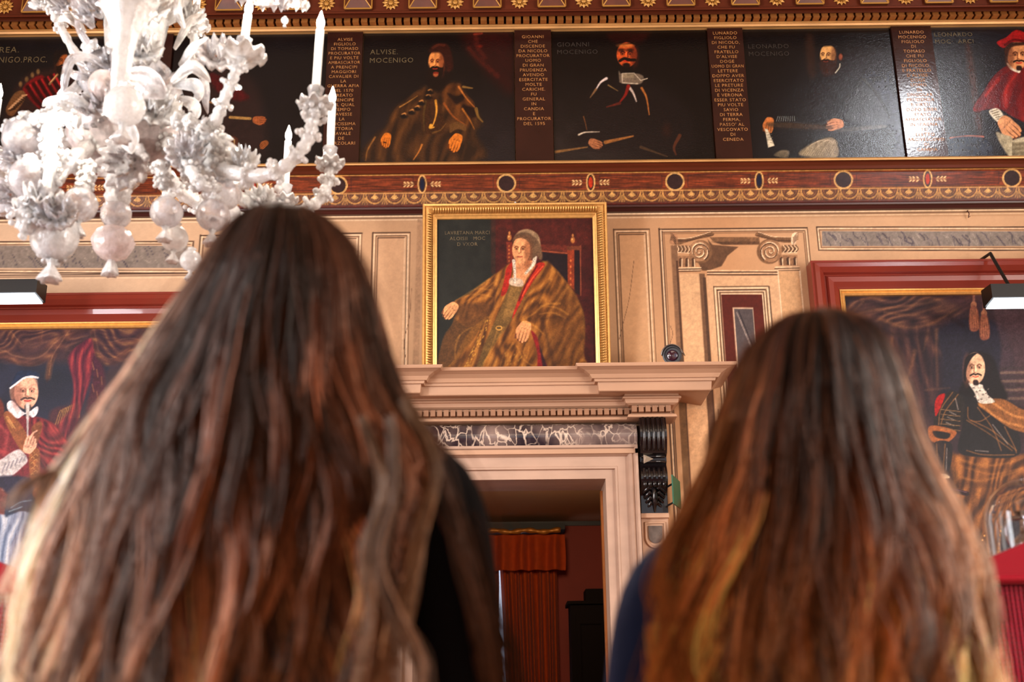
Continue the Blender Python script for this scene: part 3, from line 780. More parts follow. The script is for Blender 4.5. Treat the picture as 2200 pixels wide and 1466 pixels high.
b = MB(); sweep_plan(b, path, pz([(906,.02),(904,.035),(899,.03),(896,.0),(893,.0),(880,.0),(879,.02),(874,.045),(866,.05),(864,.065),(861,.065),(858,.05),(855,.05),(849,.235),(847,.24),(829,.245),(828,.265),(822,.27),(821,.285),(812,.30),(803,.335),(797,.37),(795,.385),(792,.39),(788,.395)]))
b.build('overdoor_cornice', M['stone'], door)
dt = MB(); z0, z1 = zat(894, YW-bb-.03), zat(881, YW-bb-.03); 
for (xa, xb, dd) in ((mir(XR1)+.01, XR1-.01, bb), (XR1-.01, XR2+.0, br), (mir(XR2), mir(XR1)+.01, br)):
    n = int((xb-xa)/.0445); st = (xb-xa)/n
    for i in range(n): dt.box((xa+i*st+.006, YW-dd-.045, z0), (xa+(i+1)*st-.007, YW-dd+.001, z1))
tag(dt.build('dentil_course', M['stone_dentil'], door), kind='stuff')
# black carved consoles
def console(x0, x1, zt, zb, lab):
    r = MB(); cx = (x0+x1)/2; w = x1-x0
    H = zt-zb
    pts = []
    for t in np.linspace(0, 1, 40):     # S-shaped side profile
        if t < .42: d = .17 + .05*math.sin(math.pi*t/.42)
        elif t < .5: d = .13
        else: d = .08 + .06*math.sin(math.pi*(t-.5)/.3)*(1 if t < .8 else 0) + .035*(1-t)
        pts.append((YW-max(d,.06), zt - H*t))
    r.sweep_x([(YW, zt)] + pts + [(YW, zb)], x0, x1)
    base = r.build('console', M['blackwood'], door, smooth=False)
    q = MB()
    for k in range(5):                  # raised flutes on both bellies
        x = x0 + w*(.14+.18*k)
        q.tube([(x, pts[i][0]-.004, pts[i][1]) for i in range(2, 16)], .012, 6)
        q.tube([(x, pts[i][0]-.004, pts[i][1]) for i in range(21, 27)], .010, 6)
    for k in range(2): q.tube([(x0+w*.06, pts[i_][0]-.004, pts[i_][1]) for i_ in (17+k*2, 17+k*2)] and [(x0+.01, pts[17+k*2][0]-.01, pts[17+k*2][1]), (x1-.01, pts[17+k*2][0]-.01, pts[17+k*2][1])], .008, 6)
    for k in range(5): q.ball((x0+w*(.14+.18*k), pts[28][0]-.012, pts[28][1]), .016, .014, .022, 8, 6)
    for j in range(5):                  # acanthus leaves below
        for s_ in (-1, 1):
            z = zt - H*(.72+.05*j); l = w*(.46-.05*j)
            q.tube([(cx, YW-.105+.008*j, z), (cx+s_*l*.5, YW-.12+.008*j, z+.02), (cx+s_*l, YW-.10+.008*j, z-.012), (cx+s_*l*.95, YW-.09+.008*j, z-.03)], [.014,.018,.013,.005], 7)
    q.tube([(cx, YW-.115, zt-H*.68), (cx, YW-.12, zt-H*.85), (cx, YW-.09, zt-H*.985)], [.012,.02,.006], 8)
    q.build('carving', M['blackwood'], base, smooth=True)
    d = MB(); zc = pts[18][1]; d.add([(x0+w*.12, YW-.15, zc+.032), (x0+w*.12, YW-.15, zc-.032), (x0+w*.5, YW-.145, zc), (x0+w*.2, YW-.185, zc)], [(0,3,1),(0,2,3),(3,2,1),(0,1,2)])
    d.build('worn_diamond', mat('worn_gesso_'+lab, rgb(176,158,140), .5), base)
cx0, cx1 = xat(1371, 1000), xat(1427, 1000)
console(cx0, cx1, zat(894, YW-.15), zat(1107, YW-.08), 'right'); console(mir(cx1), mir(cx0), zat(894, YW-.15), zat(1107, YW-.08), 'left')
# pilaster strips under the consoles, with a carved drop
for s_ in (1, -1):
    xa, xb = (cx0, cx1) if s_ > 0 else (mir(cx1), mir(cx0))
    b = MB(); zt = zat(1108, YW-.05); b.box((xa, YW-.05, 0), (xb, YW, zt)); b.box((xa-.004, YW-.085, zt-.03), (xb+.004, YW, zt))
    ps = b.build('pilaster', M['stone'], door)
    c = MB(); cxm = (xa+xb)/2; w = (xb-xa)*.36; zt2 = zt-.06; U = [(cxm-w, YW-.056, zt2)] + [(cxm+w*math.cos(a), YW-.056, zt2-.10+w*math.sin(a)) for a in np.linspace(-math.pi, 0, 12)] + [(cxm+w, YW-.056, zt2)]
    c.tube(U, .009, 6, closed=True)
    c.tube([(cxm-w, YW-.056, zt2-.24), (cxm-w*.2, YW-.06, zt2-.29), (cxm+w*.7, YW-.056, zt2-.27)], .012, 6)
    c.build('carved_surround', M['stone'], ps, smooth=True)
    d = MB(); w *= .72; pl = [(cxm-w, zt2-.02)] + [(cxm+w*math.cos(a), zt2-.09+w*math.sin(a)) for a in np.linspace(-math.pi, 0, 12)] + [(cxm+w, zt2-.02)]
    n = len(pl); d.add([(x, YW-.058, z) for x, z in pl] + [(x, YW-.045, z) for x, z in pl], [tuple(range(n))] + [(i, (i+1) % n, n+(i+1) % n, n+i) for i in range(n)])
    d.build('marble_inset', mat('grey_marble_inset', rgb(94,80,72), .3, var=.3, vscale=30), ps)
# timber lining (door leaf edge) on the right reveal
b = MB(); b.box((DXR-.016, YW+.24, 0), (DXR-.001, YW+.30, DZ-.03)); b.build('wooden_stop', mat('orange_wood_edge', rgb(150,84,30), .4, var=.2, vscale=10), door)

# ------------------------------------------------------------------ the room beyond the doorway
BY0, BY1, BZ = YW+WT, 13.1, CAMZ+2.02
bceil = mat('beyond_ceiling', rgb(170,128,92), .6, var=.06, vscale=1)
bwall = mat('beyond_red_wall', rgb(130,44,28), .7, var=.1, vscale=2)
slab('ceiling_beyond', (-3.2, BY0, BZ), (3.2, BY1, BZ+.1), bceil)
slab('wall_beyond_back', (-3.2, BY1, 0), (3.2, BY1+.2, BZ+.1), bwall)
slab('wall_beyond_left', (-3.4, BY0, 0), (-3.2, BY1+.2, BZ+.1), bwall)
slab('wall_beyond_right', (3.2, BY0, 0), (3.4, BY1+.2, BZ+.1), bwall)
b = MB(); b.box((-3.2, BY1-.03, BZ-.05), (3.2, BY1, BZ)); struct(b.build('trim_9', mat('dark_cove_strip', rgb(40,34,38), .5)))
area('beyond_lamp', (0.2, 9.6, 2.75), (0.2, 12.5, 2.2), .5, .5, 48, (1.0, 0.72, 0.45))
# window behind the curtains
CY = BY1 - .22
wx0, wx1 = xat(905, 1300, BY1), xat(1205, 1300, BY1)
glass = mat('daylit_window', (0.55,0.72,1,1), .3, emit=(0.62,0.76,1.0,1), es=2.2)
b = MB(); b.box((wx0+.1, BY1-.03, .4), (wx1-.2, BY1-.005, zat(1190, BY1))); struct(b.build('window_9', glass))
cur_m = mat('orange_velvet_curtain', rgb(168,66,20), .75, spec=.15, sheen=.05, var=.12, vscale=20)
pel_m = mat('pelmet_fabric', rgb(172,64,20), .75, spec=.15, sheen=.05, var=.12, vscale=20)
def cloth(xa, xb, z0, z1, Y, folds, amp, seed, gather=None):
    rnd = random.Random(seed); n = 200; mz = 26; ph = [rnd.uniform(0, 6.28) for _ in range(4)]
    vs = []; 
    for j in range(mz+1):
        t = j/mz; z = z1 + (z0-z1)*t
        for i in range(n+1):
            u = i/n; xl, xr = (xa, xb) if gather is None else gather(t, xa, xb)
            x = xl + (xr-xl)*u
            f = math.sin(u*folds*6.283+ph[0]+.6*math.sin(u*9+ph[1])+.25*t) + .22*math.sin(u*folds*1.7*6.283+ph[2]+t*.8)
            vs.append((x + .004*math.sin(t*5+u*30), Y + amp*f*(.35+.65*min(1,t*3+.2)), z))
    fs = [(j*(n+1)+i, j*(n+1)+i+1, (j+1)*(n+1)+i+1, (j+1)*(n+1)+i) for j in range(mz) for i in range(n)]
    k = len(vs); vs += [(x, y+.006, z) for x, y, z in vs]; fs += [tuple(q+k for q in f)[::-1] for f in fs]
    c = MB(); c.add(vs, fs); return c
cgap = xat(1074, 1300, CY); cr0 = xat(1199, 1300, CY)
tag(cloth(cgap-.02, cr0, 0.1, zat(1215, CY), CY, 8, .065, 3, lambda t, a, c: (a + .02 + .10*t, c)).build('curtain', cur_m, smooth=True), 'long orange curtain hanging in folds right of the light gap, through the doorway', 'curtain')
tag(cloth(xat(930,1300,CY), cgap-.005, 0.1, zat(1215, CY), CY, 7, .065, 5, lambda t, a, c: (a, c - .09*max(0,t-.1))).build('curtain', cur_m, smooth=True), 'orange curtain left of the light gap, half hidden by long brown hair', 'curtain')
pel = empty('curtain_pelmet', (xat(1100,1170,CY-.2), CY-.15, zat(1170, CY-.2)), 'gathered orange pelmet with a gilt heading above the curtains beyond the doorway', 'pelmet')
cloth(xat(905,1180,CY-.16), xat(1215,1180,CY-.16), zat(1226, CY-.16), zat(1150, CY-.16), CY-.16, 8, .05, 8).build('valance', pel_m, pel, smooth=True)
b = MB(); xa, xb = xat(905,1180,CY-.16), xat(1205,1180,CY-.16); zt = zat(1143, CY-.16)
b.tube([(xa + (xb-xa)*i/60, CY-.2, zt + .010*math.sin(i*.45)) for i in range(61)], [.028+.006*math.sin(i*1.1) for i in range(61)], 8)
b.build('gilt_heading', mat('dull_gilt_braid', rgb(176,110,36), .4, metal=.4), pel, smooth=True)
b = MB(); b.box((xa-.02, CY-.18, zt+.02), (xb+.05, BY1-.031, zt+.09)); b.build('pelmet_board', mat('pelmet_board', rgb(20,14,14), .6), pel)
# dark furniture silhouette
fx0, fx1 = xat(1228, 1400, 11.6), xat(1345, 1400, 11.6)
cab = empty('cabinet', ((fx0+fx1)/2, 11.6, 0), 'dark wooden cabinet with a stepped top, against the red wall beyond the doorway', 'cabinet')
fw = mat('dark_furniture', rgb(14,7,6), .8, spec=.1)
b = MB(); zt = zat(1300, 11.6); b.box((fx0, 11.6, 0.0), (fx1+.5, 12.1, zt)); b.box((fx0-.03, 11.57, zt), (fx1+.5, 12.13, zt+.03)); b.build('body', fw, cab)
b = MB(); b.box((xat(1260,1300,11.6), 11.66, zt+.03), (fx1+.45, 12.05, zat(1266, 11.6))); b.build('upper_tier', fw, cab)
b = MB(); dx = fx0+.05; b.box((dx, 11.585, .3), (dx+.30, 11.6, zt-.08)); dd = b.build('door', fw, cab)
b = MB(); frame_sweep(b, dx+.05, dx+.25, .4, zt-.2, 11.585, [(0,0),(0,.008),(.015,.012),(.03,.008),(.03,0)]); b.build('door_moulding', fw, dd)
# ------------------------------------------------------------------ the row of portraits and inscriptions under the cornice
ZF0, ZF1 = zat(349, YW-.03), zat(61, YW-.03)
SK, SKS = (178,98,44), (70,28,14)
def pA(p):
    p.frame(0,60,4.887); p.C[:] = np.array([15,14,17])/255.; p.grain(.5,30)
    p.poly((60,30,24),[(560,430),(640,400),(760,480),(900,520),(1200,700),(1250,1400),(500,1450),(380,1000),(60,960),(140,680),(300,480)],soft=14,alpha=.5)
    p.poly((104,14,18),[(240,640),(330,540),(450,500),(560,640),(700,760),(900,1000),(760,1040),(480,900),(300,740)],soft=5)
    for k in range(5): p.stroke((40,4,8),9,[(290+k*62,620-k*28),(380+k*70,760-k*10),(520+k*80,900)],soft=5); p.stroke((158,26,28),5,[(320+k*62,600-k*28),(410+k*70,720-k*10),(560+k*80,860)],soft=3)
    p.poly((96,62,36),[(60,860),(150,690),(240,660),(270,730),(180,870),(120,930)],soft=3)
    for k in range(8): p.stroke((178,132,92),3,[(90+k*20,850-k*20),(140+k*20,830-k*18)],soft=1.5); p.stroke((30,16,12),2,[(100+k*20,870-k*20),(160+k*18,850-k*18)],soft=1)
    for x,y in ((215,590),(280,540),(340,495),(400,460)): p.ell((110,80,48),x,y,18,28,soft=3)
    p.stroke((120,84,52),5,[(520,590),(560,540),(610,480)],soft=2); p.stroke((190,140,90),2,[(530,570),(600,490)],soft=1)
    p.face(650,350,70,110,.7,(150,78,36),(60,26,14),beard=(24,14,10),full=True); p.poly((20,14,14),[(560,330),(600,250),(680,230),(740,270),(650,290),(590,380)],soft=4)
    p.ell((150,112,66),390,950,32,55,soft=4)
def pB(p):
    p.C[:] = np.array([12,10,13])/255.; p.grain(.5,40); p.frame(380,0,4.887)
    p.poly((46,26,24),[(300,800),(500,680),(760,800),(900,1100),(860,1660),(0,1700),(60,1000)],soft=25,alpha=.6)
    p.poly((66,10,14),[(340,780),(440,790),(600,900),(760,1020),(640,1060),(420,960)],soft=8)
    p.face(440,560,75,120,-.4,(146,80,40),(50,22,12),beard=(22,14,12),full=True)
    p.stroke((150,112,60),6,[(560,1232),(770,1246)],soft=1.5,smooth=False); p.hand(860,1262,130,0,(150,78,40),(60,24,14)); 
    p.stroke((130,90,50),4,[(300,1060),(480,1110)],soft=2)
    p.frame(400,180,3.49); p.hand(585,455,70,-.75+math.pi,(130,70,32),(50,20,12)); p.poly((70,34,22),[(305,400),(385,410),(380,520),(320,520)],soft=3); p.stroke((150,120,80),3,[(360,420),(362,510)])
def pC(p):
    p.frame(760,60,5.056); p.C[:] = np.array([12,8,9])/255.
    t = np.clip((p.Q-150)/220,0,1)[:,None]; p.C += t*np.array([20,18,20])/255.; p.grain(.3,30)
    p.poly((52,8,8),[(1200,20),(1720,20),(1740,700),(1500,560),(1300,330),(1200,180)],soft=25,alpha=.6)
    for q in (((1250,220),(1350,340),(1560,520)),((1330,60),(1340,200),(1420,320))): p.stroke((70,20,14),10,q,soft=8,alpha=.7)
    p.ell((96,22,12),1370,200,24,14,soft=4); p.stroke((110,34,22),4,[(1310,70),(1390,60)],soft=3)
    p.poly((44,26,16),[(820,640),(700,700),(560,800),(420,900),(350,1080),(240,1160),(120,1450),(1380,1450),(1330,1150),(1400,1030),(1310,860),(1200,680),(1120,590)],soft=12)
    p.poly((76,44,20),[(700,680),(560,810),(440,900),(400,1020),(560,960),(700,900),(800,760)],soft=8,alpha=.8)
    p.poly((86,44,18),[(960,660),(1130,610),(1200,720),(1310,840),(1240,1080),(1100,980),(1000,860)],soft=8)
    p.drape([(24,14,10),(66,38,18),(112,66,28)],[(760,640),(700,700),(560,800),(430,900),(350,1080),(240,1180),(150,1440),(1330,1440),(1300,1150),(1360,1030),(1290,880),(1190,700),(1110,600),(960,660)],105,20,1.3,soft=14,seed=6,alpha=.55)
    p.poly((26,12,10),[(1180,840),(1300,870),(1340,960),(1240,960)],soft=6); p.poly((20,10,10),[(1020,710),(1110,740),(1180,720),(1200,760),(1120,830),(1060,770)],soft=6)
    p.poly((52,28,14),[(760,760),(900,760),(960,900),(980,1130),(760,1140),(740,950)],soft=5)
    for q,c,w in ((((890,790),(900,900),(880,1000),(850,1080)),(206,138,48),5),(((780,800),(760,950),(765,1120)),(70,48,22),5),(((1140,640),(1220,760),(1310,860)),(172,98,40),4),(((980,820),(1080,960),(1220,1060)),(128,66,26),5),(((1180,880),(1260,1000),(1310,1100)),(150,86,30),4),
        (((840,1060),(830,1085),(870,1080)),(210,146,52),7),(((740,1270),(710,1340),(650,1430)),(178,104,40),4),(((500,860),(600,800),(690,740)),(150,100,44),3),(((230,1190),(150,1330),(130,1440)),(120,76,34),4),(((860,1140),(940,1110),(1000,1040)),(96,62,28),4),(((1190,640),(1250,650),(1290,655)),(128,92,44),5),(((1330,880),(1350,960),(1400,1020)),(110,78,34),7)): p.stroke(c,w,q,soft=2,w2=w*.4)
    for x,y in ((820,735),(745,800),(700,860),(640,900),(555,940),(840,680)): p.stroke((190,124,62),3,[(x-30,y),(x,y-12),(x+12,y+10)],soft=1.5); p.ell((14,10,12),x-10,y+22,38,22,soft=4)
    for k in range(5): p.stroke((90,58,28),4,[(1050,1130+k*-18),(1120,1090+k*-15),(1210,1110-k*12)],soft=2); 
    p.poly((16,8,8),[(800,470),(1000,440),(1060,520),(960,680),(860,680),(800,600)],soft=8)
    p.face(895,375,85,135,-.45,(206,128,66),(92,34,18),lip=(130,34,20),beard=(20,9,7),full=True)
    p.ell((160,80,46),890,505,28,26,soft=3); p.stroke((120,30,18),3,[(870,490),(915,490)])
    p.poly((44,14,10),[(815,265),(870,180),(1000,170),(1060,260),(1080,440),(1010,470),(985,330),(930,270)],soft=5); p.stroke((66,26,16),5,[(860,215),(920,185),(980,190)])
    p.hand(355,1215,150,1.75,(196,104,30),(80,34,10)); p.hand(1110,1240,190,1.9,(200,108,34),(84,36,10))
    for x in (320,335): p.stroke((60,24,10),2,[(x,1240),(x+20,1250)])
def pD(p):
    p.frame(1180,50,4.886); p.C[:] = np.array([7,4,5])/255.
    t = (np.clip((p.Q-150)/180,0,1)*np.clip((1480-p.P)/160,0,1))[:,None]; p.C += t*np.array([26,22,20])/255.; p.grain(.3,25)
    p.poly((18,12,14),[(700,560),(440,700),(360,1000),(300,1300),(1400,1400),(1500,1000),(1300,760),(980,560)],soft=25,alpha=.7)
    p.poly((30,6,6),[(620,100),(1040,90),(980,200),(900,215),(700,215)],soft=12)
    p.face(815,330,108,130,-.15,(188,74,30),(66,18,10),lip=(170,28,16),beard=(14,5,4))
    p.poly((10,4,4),[(690,230),(900,205),(940,260),(900,222),(720,228)],soft=3); p.ell((196,112,50),800,235,80,20,soft=4,alpha=.7)
    for e in (-1,1): p.ell((24,6,4),815-15+e*46,282,38,18,soft=4,alpha=.8)
    p.stroke((12,4,4),6,[(740,395),(790,370),(830,385),(900,385)],soft=2); p.ell((14,6,5),810,440,40,24,soft=3)
    p.poly((104,88,72),[(730,500),(760,530),(900,525),(990,560),(950,640),(760,630),(735,590)],soft=3); p.stroke((176,158,134),2.2,[(765,530),(768,625),(930,635)],smooth=False); p.stroke((176,158,134),2,[(770,528),(890,525),(960,600),(1030,580)],smooth=False); p.poly((120,104,82),[(770,530),(890,528),(888,575),(775,575)],soft=1,smooth=False)
    for q,c,w in ((((600,580),(540,620),(490,695)),(206,186,176),6),(((490,695),(430,780)),(110,78,50),5),(((845,680),(880,730),(915,820)),(196,172,156),6),(((830,660),(800,750),(740,830)),(120,22,16),8),(((740,840),(600,880)),(80,26,18),6),(((970,680),(1020,780),(1050,960)),(160,92,40),5),(((360,980),(380,1050),(395,1120)),(120,70,34),2),
        (((310,1170),(380,1145),(525,1140)),(196,176,150),4),(((70,1350),(400,1300)),(120,82,44),6),(((590,1250),(880,1185)),(136,84,40),8),(((1370,1180),(1310,1300),(1330,1380)),(70,34,20),8),(((620,650),(720,710)),(120,90,50),3),(((960,1300),(1240,1400)),(60,42,28),6)): p.stroke(c,w,q,soft=2,w2=w*.4)
    p.ell((30,14,12),1235,1120,50,70,soft=10); p.hand(480,1262,140,.35,(152,92,58),(60,30,20)); 
def pE(p):
    p.frame(1600,50,3.667); p.C[:] = np.array([10,8,10])/255.
    t = np.clip((p.P-1700)/180,0,1)[:,None]*np.clip((p.Q-90)/120,0,1)[:,None]; p.C += t*np.array([28,30,38])/255.; p.grain(.5,6); p.grain(.3,2)
    p.poly((12,12,16),[(600,400),(380,480),(240,720),(200,1060),(1100,1060),(1150,760),(1000,500),(760,400)],soft=20,alpha=.75)
    p.poly((52,26,14),[(480,120),(540,110),(560,400),(500,400)],soft=12,alpha=.6)
    p.face(655,255,62,92,-.8,(206,150,86),(80,42,24),beard=(36,16,10),full=True)
    p.poly((6,5,7),[(560,190),(590,90),(700,60),(790,110),(780,250),(740,280),(715,190),(640,180)],soft=4); p.ell((120,56,32),755,265,16,26,soft=3)
    p.poly((40,18,12),[(590,310),(680,320),(720,330),(700,400),(620,410)],soft=8)
    p.stroke((170,160,140),2.5,[(750,320),(745,350),(715,390)],soft=1.5)
    p.poly((84,84,80),[(900,480),(1010,500),(1120,700),(1080,820),(800,780),(780,700)],soft=16,alpha=.35)
    p.hand(190,800,120,1.7,(170,96,46),(70,34,16)); p.poly((190,176,150),[(158,830),(180,835),(235,965),(185,980)],soft=1.5,smooth=False); 
    for k in range(5): p.stroke((110,96,76),1,[(170+k*8,860+k*20),(205+k*6,855+k*22)],soft=.8)
    p.hand(715,800,130,2.9,(180,118,76),(74,40,26))
    p.poly((60,42,26),[(220,780),(640,800),(640,840),(220,820)],soft=6,alpha=.7); p.poly((70,64,56),[(740,830),(1080,800),(1090,830),(760,860)],soft=4,alpha=.7)
    p.poly((120,104,78),[(430,1040),(520,950),(660,900),(720,930),(720,1060)],soft=5); p.poly((90,78,60),[(230,1040),(290,1000),(350,1010),(330,1060)],soft=4)
    for k in range(14): p.stroke((166,146,112),1.4,[(450+k*18,1040),(520+k*16,960-(k%4)*8),(610+k*8,920)],soft=1,alpha=.7)
    for k in range(9): p.stroke((96,96,92),1.5,[(250+k*18,770),(262+k*16,735)],soft=1.2)
    p.stroke((26,22,22),5,[(930,440),(1010,520),(1090,640),(1140,740)],soft=3)
def pF(p):
    p.frame(1600,50,3.667); p.C[:] = np.array([18,18,24])/255.; p.grain(.6,5)
    p.poly((56,26,16),[(1740,220),(1790,220),(1880,880),(1830,880)],soft=8,alpha=.7)
    p.poly((108,12,14),[(2060,340),(1960,420),(1880,540),(1800,690),(1990,670),(2120,740),(2300,800),(2600,700),(2500,400),(2200,330)],soft=4)
    p.drape([(70,4,8),(112,12,14),(140,22,20)],[(2065,350),(1965,430),(1880,550),(1815,680),(1990,665),(2120,730),(2300,790),(2500,700),(2500,420),(2200,350)],120,24,1.0,soft=6,seed=3,alpha=.7)
    for q in (((2100,380),(1950,520),(1840,680)),((2180,420),(2120,560),(2140,720)),((2050,420),(2000,560),(2010,660))): p.stroke((80,6,12),12,q,soft=8,alpha=.8); 
    for q in (((2140,400),(2060,520),(2060,660)),((2000,440),(1900,570))): p.stroke((168,36,28),6,q,soft=6,alpha=.8)
    p.poly((214,204,180),[(2065,310),(2120,350),(2170,365),(2160,392),(2090,360)],soft=2)
    p.face(2150,255,82,112,.35,(206,138,88),(90,44,26),lip=(170,40,28),beard=(40,18,12))
    p.poly((50,26,18),[(2045,200),(2080,160),(2180,150),(2230,170),(2100,190),(2065,290)],soft=3)
    p.poly((150,22,24),[(1985,150),(2060,110),(2130,55),(2200,70),(2300,140),(2240,150),(2100,150),(2040,195)],soft=2); p.stroke((90,10,14),5,[(2050,170),(2120,130),(2200,140)])
    p.poly((206,196,172),[(1925,690),(1990,670),(2040,730),(2000,780),(1950,740)],soft=2.5)
    for k in range(5): p.stroke((120,104,80),2,[(1935+k*14,700+k*14),(1990+k*8,680+k*18)])
    p.hand(2080,815,190,.75,(206,140,92),(96,50,30)); 
    p.poly((150,138,110),[(1980,860),(2050,880),(2110,910),(2100,1060),(2020,960)],soft=4); p.poly((176,164,134),[(2100,930),(2300,900),(2300,1070),(2100,1070)],soft=3)
    for k in range(12): p.stroke((96,84,62),2,[(2110+k*10,940),(2112+k*10,1060)],soft=1)
    p.stroke((150,70,50),4,[(1620,905),(1760,890),(1880,895)],soft=2); p.poly((24,28,40),[(1620,910),(1900,910),(1940,1060),(1630,1060)],soft=5)
def fr_panel(name, xa, xb, fn, label, cat, ycap=None, canvas=True, mt='canvas_gloss', dy=0.0):
    X0_, X1_ = xat(xa, 200, YW-.03), xat(xb, 200, YW-.03)
    Y = YW - .03 - dy
    return painted_plane(name, X0_, X1_, ZF0-.002, ZF1, Y, .0048, fn, M[mt], thick=.022+dy), X0_, X1_, Y
def caption(par, lines, px0, px1, py0, py1, Y, m_):
    x0, x1 = xat(px0, (py0+py1)/2, Y), xat(px1, (py0+py1)/2, Y)
    text_mesh('lettering', lines, x0, x1, zat(py1, Y, px0), zat(py0, Y, px0), Y, m_, par, fill=.58, wmax=1, center=False)
specs = [
 ('A', -50, 283, pA, 'dark portrait of an armoured man with a red sash, far left of the upper row', ['ANDREA.','MOCENIGO.PROC.'], (-52,103,97,140), 'letters_dim'),
 ('B', 365, 698, pB, 'dark portrait of a man holding a sword, mostly behind the glass chandelier', None, None, None),
 ('C', 778, 1105, pC, 'portrait of a bearded man in a brown robe, upper row, above the gilt frame', ['ALVISE.','MOCENIGO'], (795,888,103,139), 'letters_dim'),
 ('D', 1188, 1526, pD, 'dark portrait of a moustached man in armour and white collar holding a baton', ['GIOANNI','MOCENIGO'], (1197,1290,88,120), 'letters_faint'),
 ('E', 1606, 1928, pE, 'dark portrait of a seated bearded man in black holding a paper, pale sheen', ['LEONARDO','MOCENIGO'], (1608,1718,92,124), 'letters_faint'),
 ('F', 2018, 2330, pF, 'portrait of a man in red cape and cap, far right of the upper row', ['LEONARDO','MOC\u00b7  ARCI'], (2008,2130,67,97), 'letters_dim')]
for k, xa, xb, fn, lab, cap, cp, lm in specs:
    o, a, c, Y = fr_panel('portrait_painting', xa, xb, fn, lab, 'painting')
    tag(o, lab, 'painting', 'portraits in the upper row')
    if cap: caption(o, cap, *cp, Y, M[lm])
T1 = ['ALVISE','FIGLIOLO','DI TOMASO','PROCURATOR','E PIU VOLTE','AMBASCIATOR','A PRENCIPI','MAGGIORI','CAVALIER DI','LA','GUERRA AFIA','NEL 1570','CREATO','PRENCIPE','NEL QUAL','TEMPO','HAVESSE','LA','FELICISSIMA','VITTORIA','NAVALE','DE','CURZOLARI']
T2 = ['GIOANNI','CHE','DISCENDE','DA NICOLO','PROCURATOR','UOMO','DI GRAN','PRUDENZA','AVENDO','ESERCITATE','MOLTE','CARICHE.','FU','GENERAL','IN','CANDIA','E','PROCURATOR','DEL 1595']
T3 = ['LUNARDO','FIGLIOLO','DI NICOLO,','CHE FU','FRATELLO',"D'ALVISE",'DOGE','UOMO DI GRAN','LETTERE','DOPPO AVER','ESERCITATO','LE PRETURE','DI VICENZA','E VERONA','ESSER STATO','PIU VOLTE','SAVIO','DI TERRA','FERMA,',"PASSO' AL",'VESCOVATO','DI','CENEDA']
T4 = ['LUNARDO','MOCENIGO','FIGLIOLO','DI','TOMASO','CHE FU','FIGLIOLO','DI NICOLO,','E FRATELLO',"D'ALVISE",'DOGE','UOMO','DI','SINGOLAR','PRUDENZA','E VIRTU.','DOPO ESSER','STATO','AMBASCIATOR','IN SPAGNA','FU','ELETTO','ARCIVESCOVO','DI','CANDIA']
for xa, xb, lines, y0, y1, lab in ((698,778,T1,80,313,'dark board of gilt capitals partly behind the lit candles of the chandelier'), (1105,1188,T2,74,271,'dark board of gilt capitals between the fur-robed man and the man in armour'),
        (1526,1606,T3,66,305,'dark board of gilt capitals between the man in armour and the seated man in black'), (1928,2018,T4,64,327,'dark board of gilt capitals with a bright sheen, left of the red-caped man'), (283,365,None,0,0,'dark inscription board hidden behind the glass chandelier')):
    X0_, X1_ = xat(xa, 200, YW-.03), xat(xb, 200, YW-.03); Y = YW-.055
    b = MB(); b.box((X0_+.006, Y, ZF0-.002), (X1_-.006, YW, ZF1-.03))
    o = tag(b.build('inscription_board', M['inscr']), lab, 'inscription board', 'inscription boards in the upper row')
    if lines:
        xm = (xa+xb)/2
        text_mesh('lettering', lines, X0_+.012, X1_-.012, zat(y1, Y, xm), zat(y0, Y, xm), Y, M['letters'], o, fill=.62, wmax=.94)

for nm, xa, xb in (('trim_10', CX0, xat(-50, 200, YW-.03)), ('trim_11', xat(2330, 200, YW-.03), CX1)):
    b = MB(); b.box((xa, YW-.05, ZF0-.002), (xb, YW, ZF1)); struct(b.build(nm, M['inscr']))

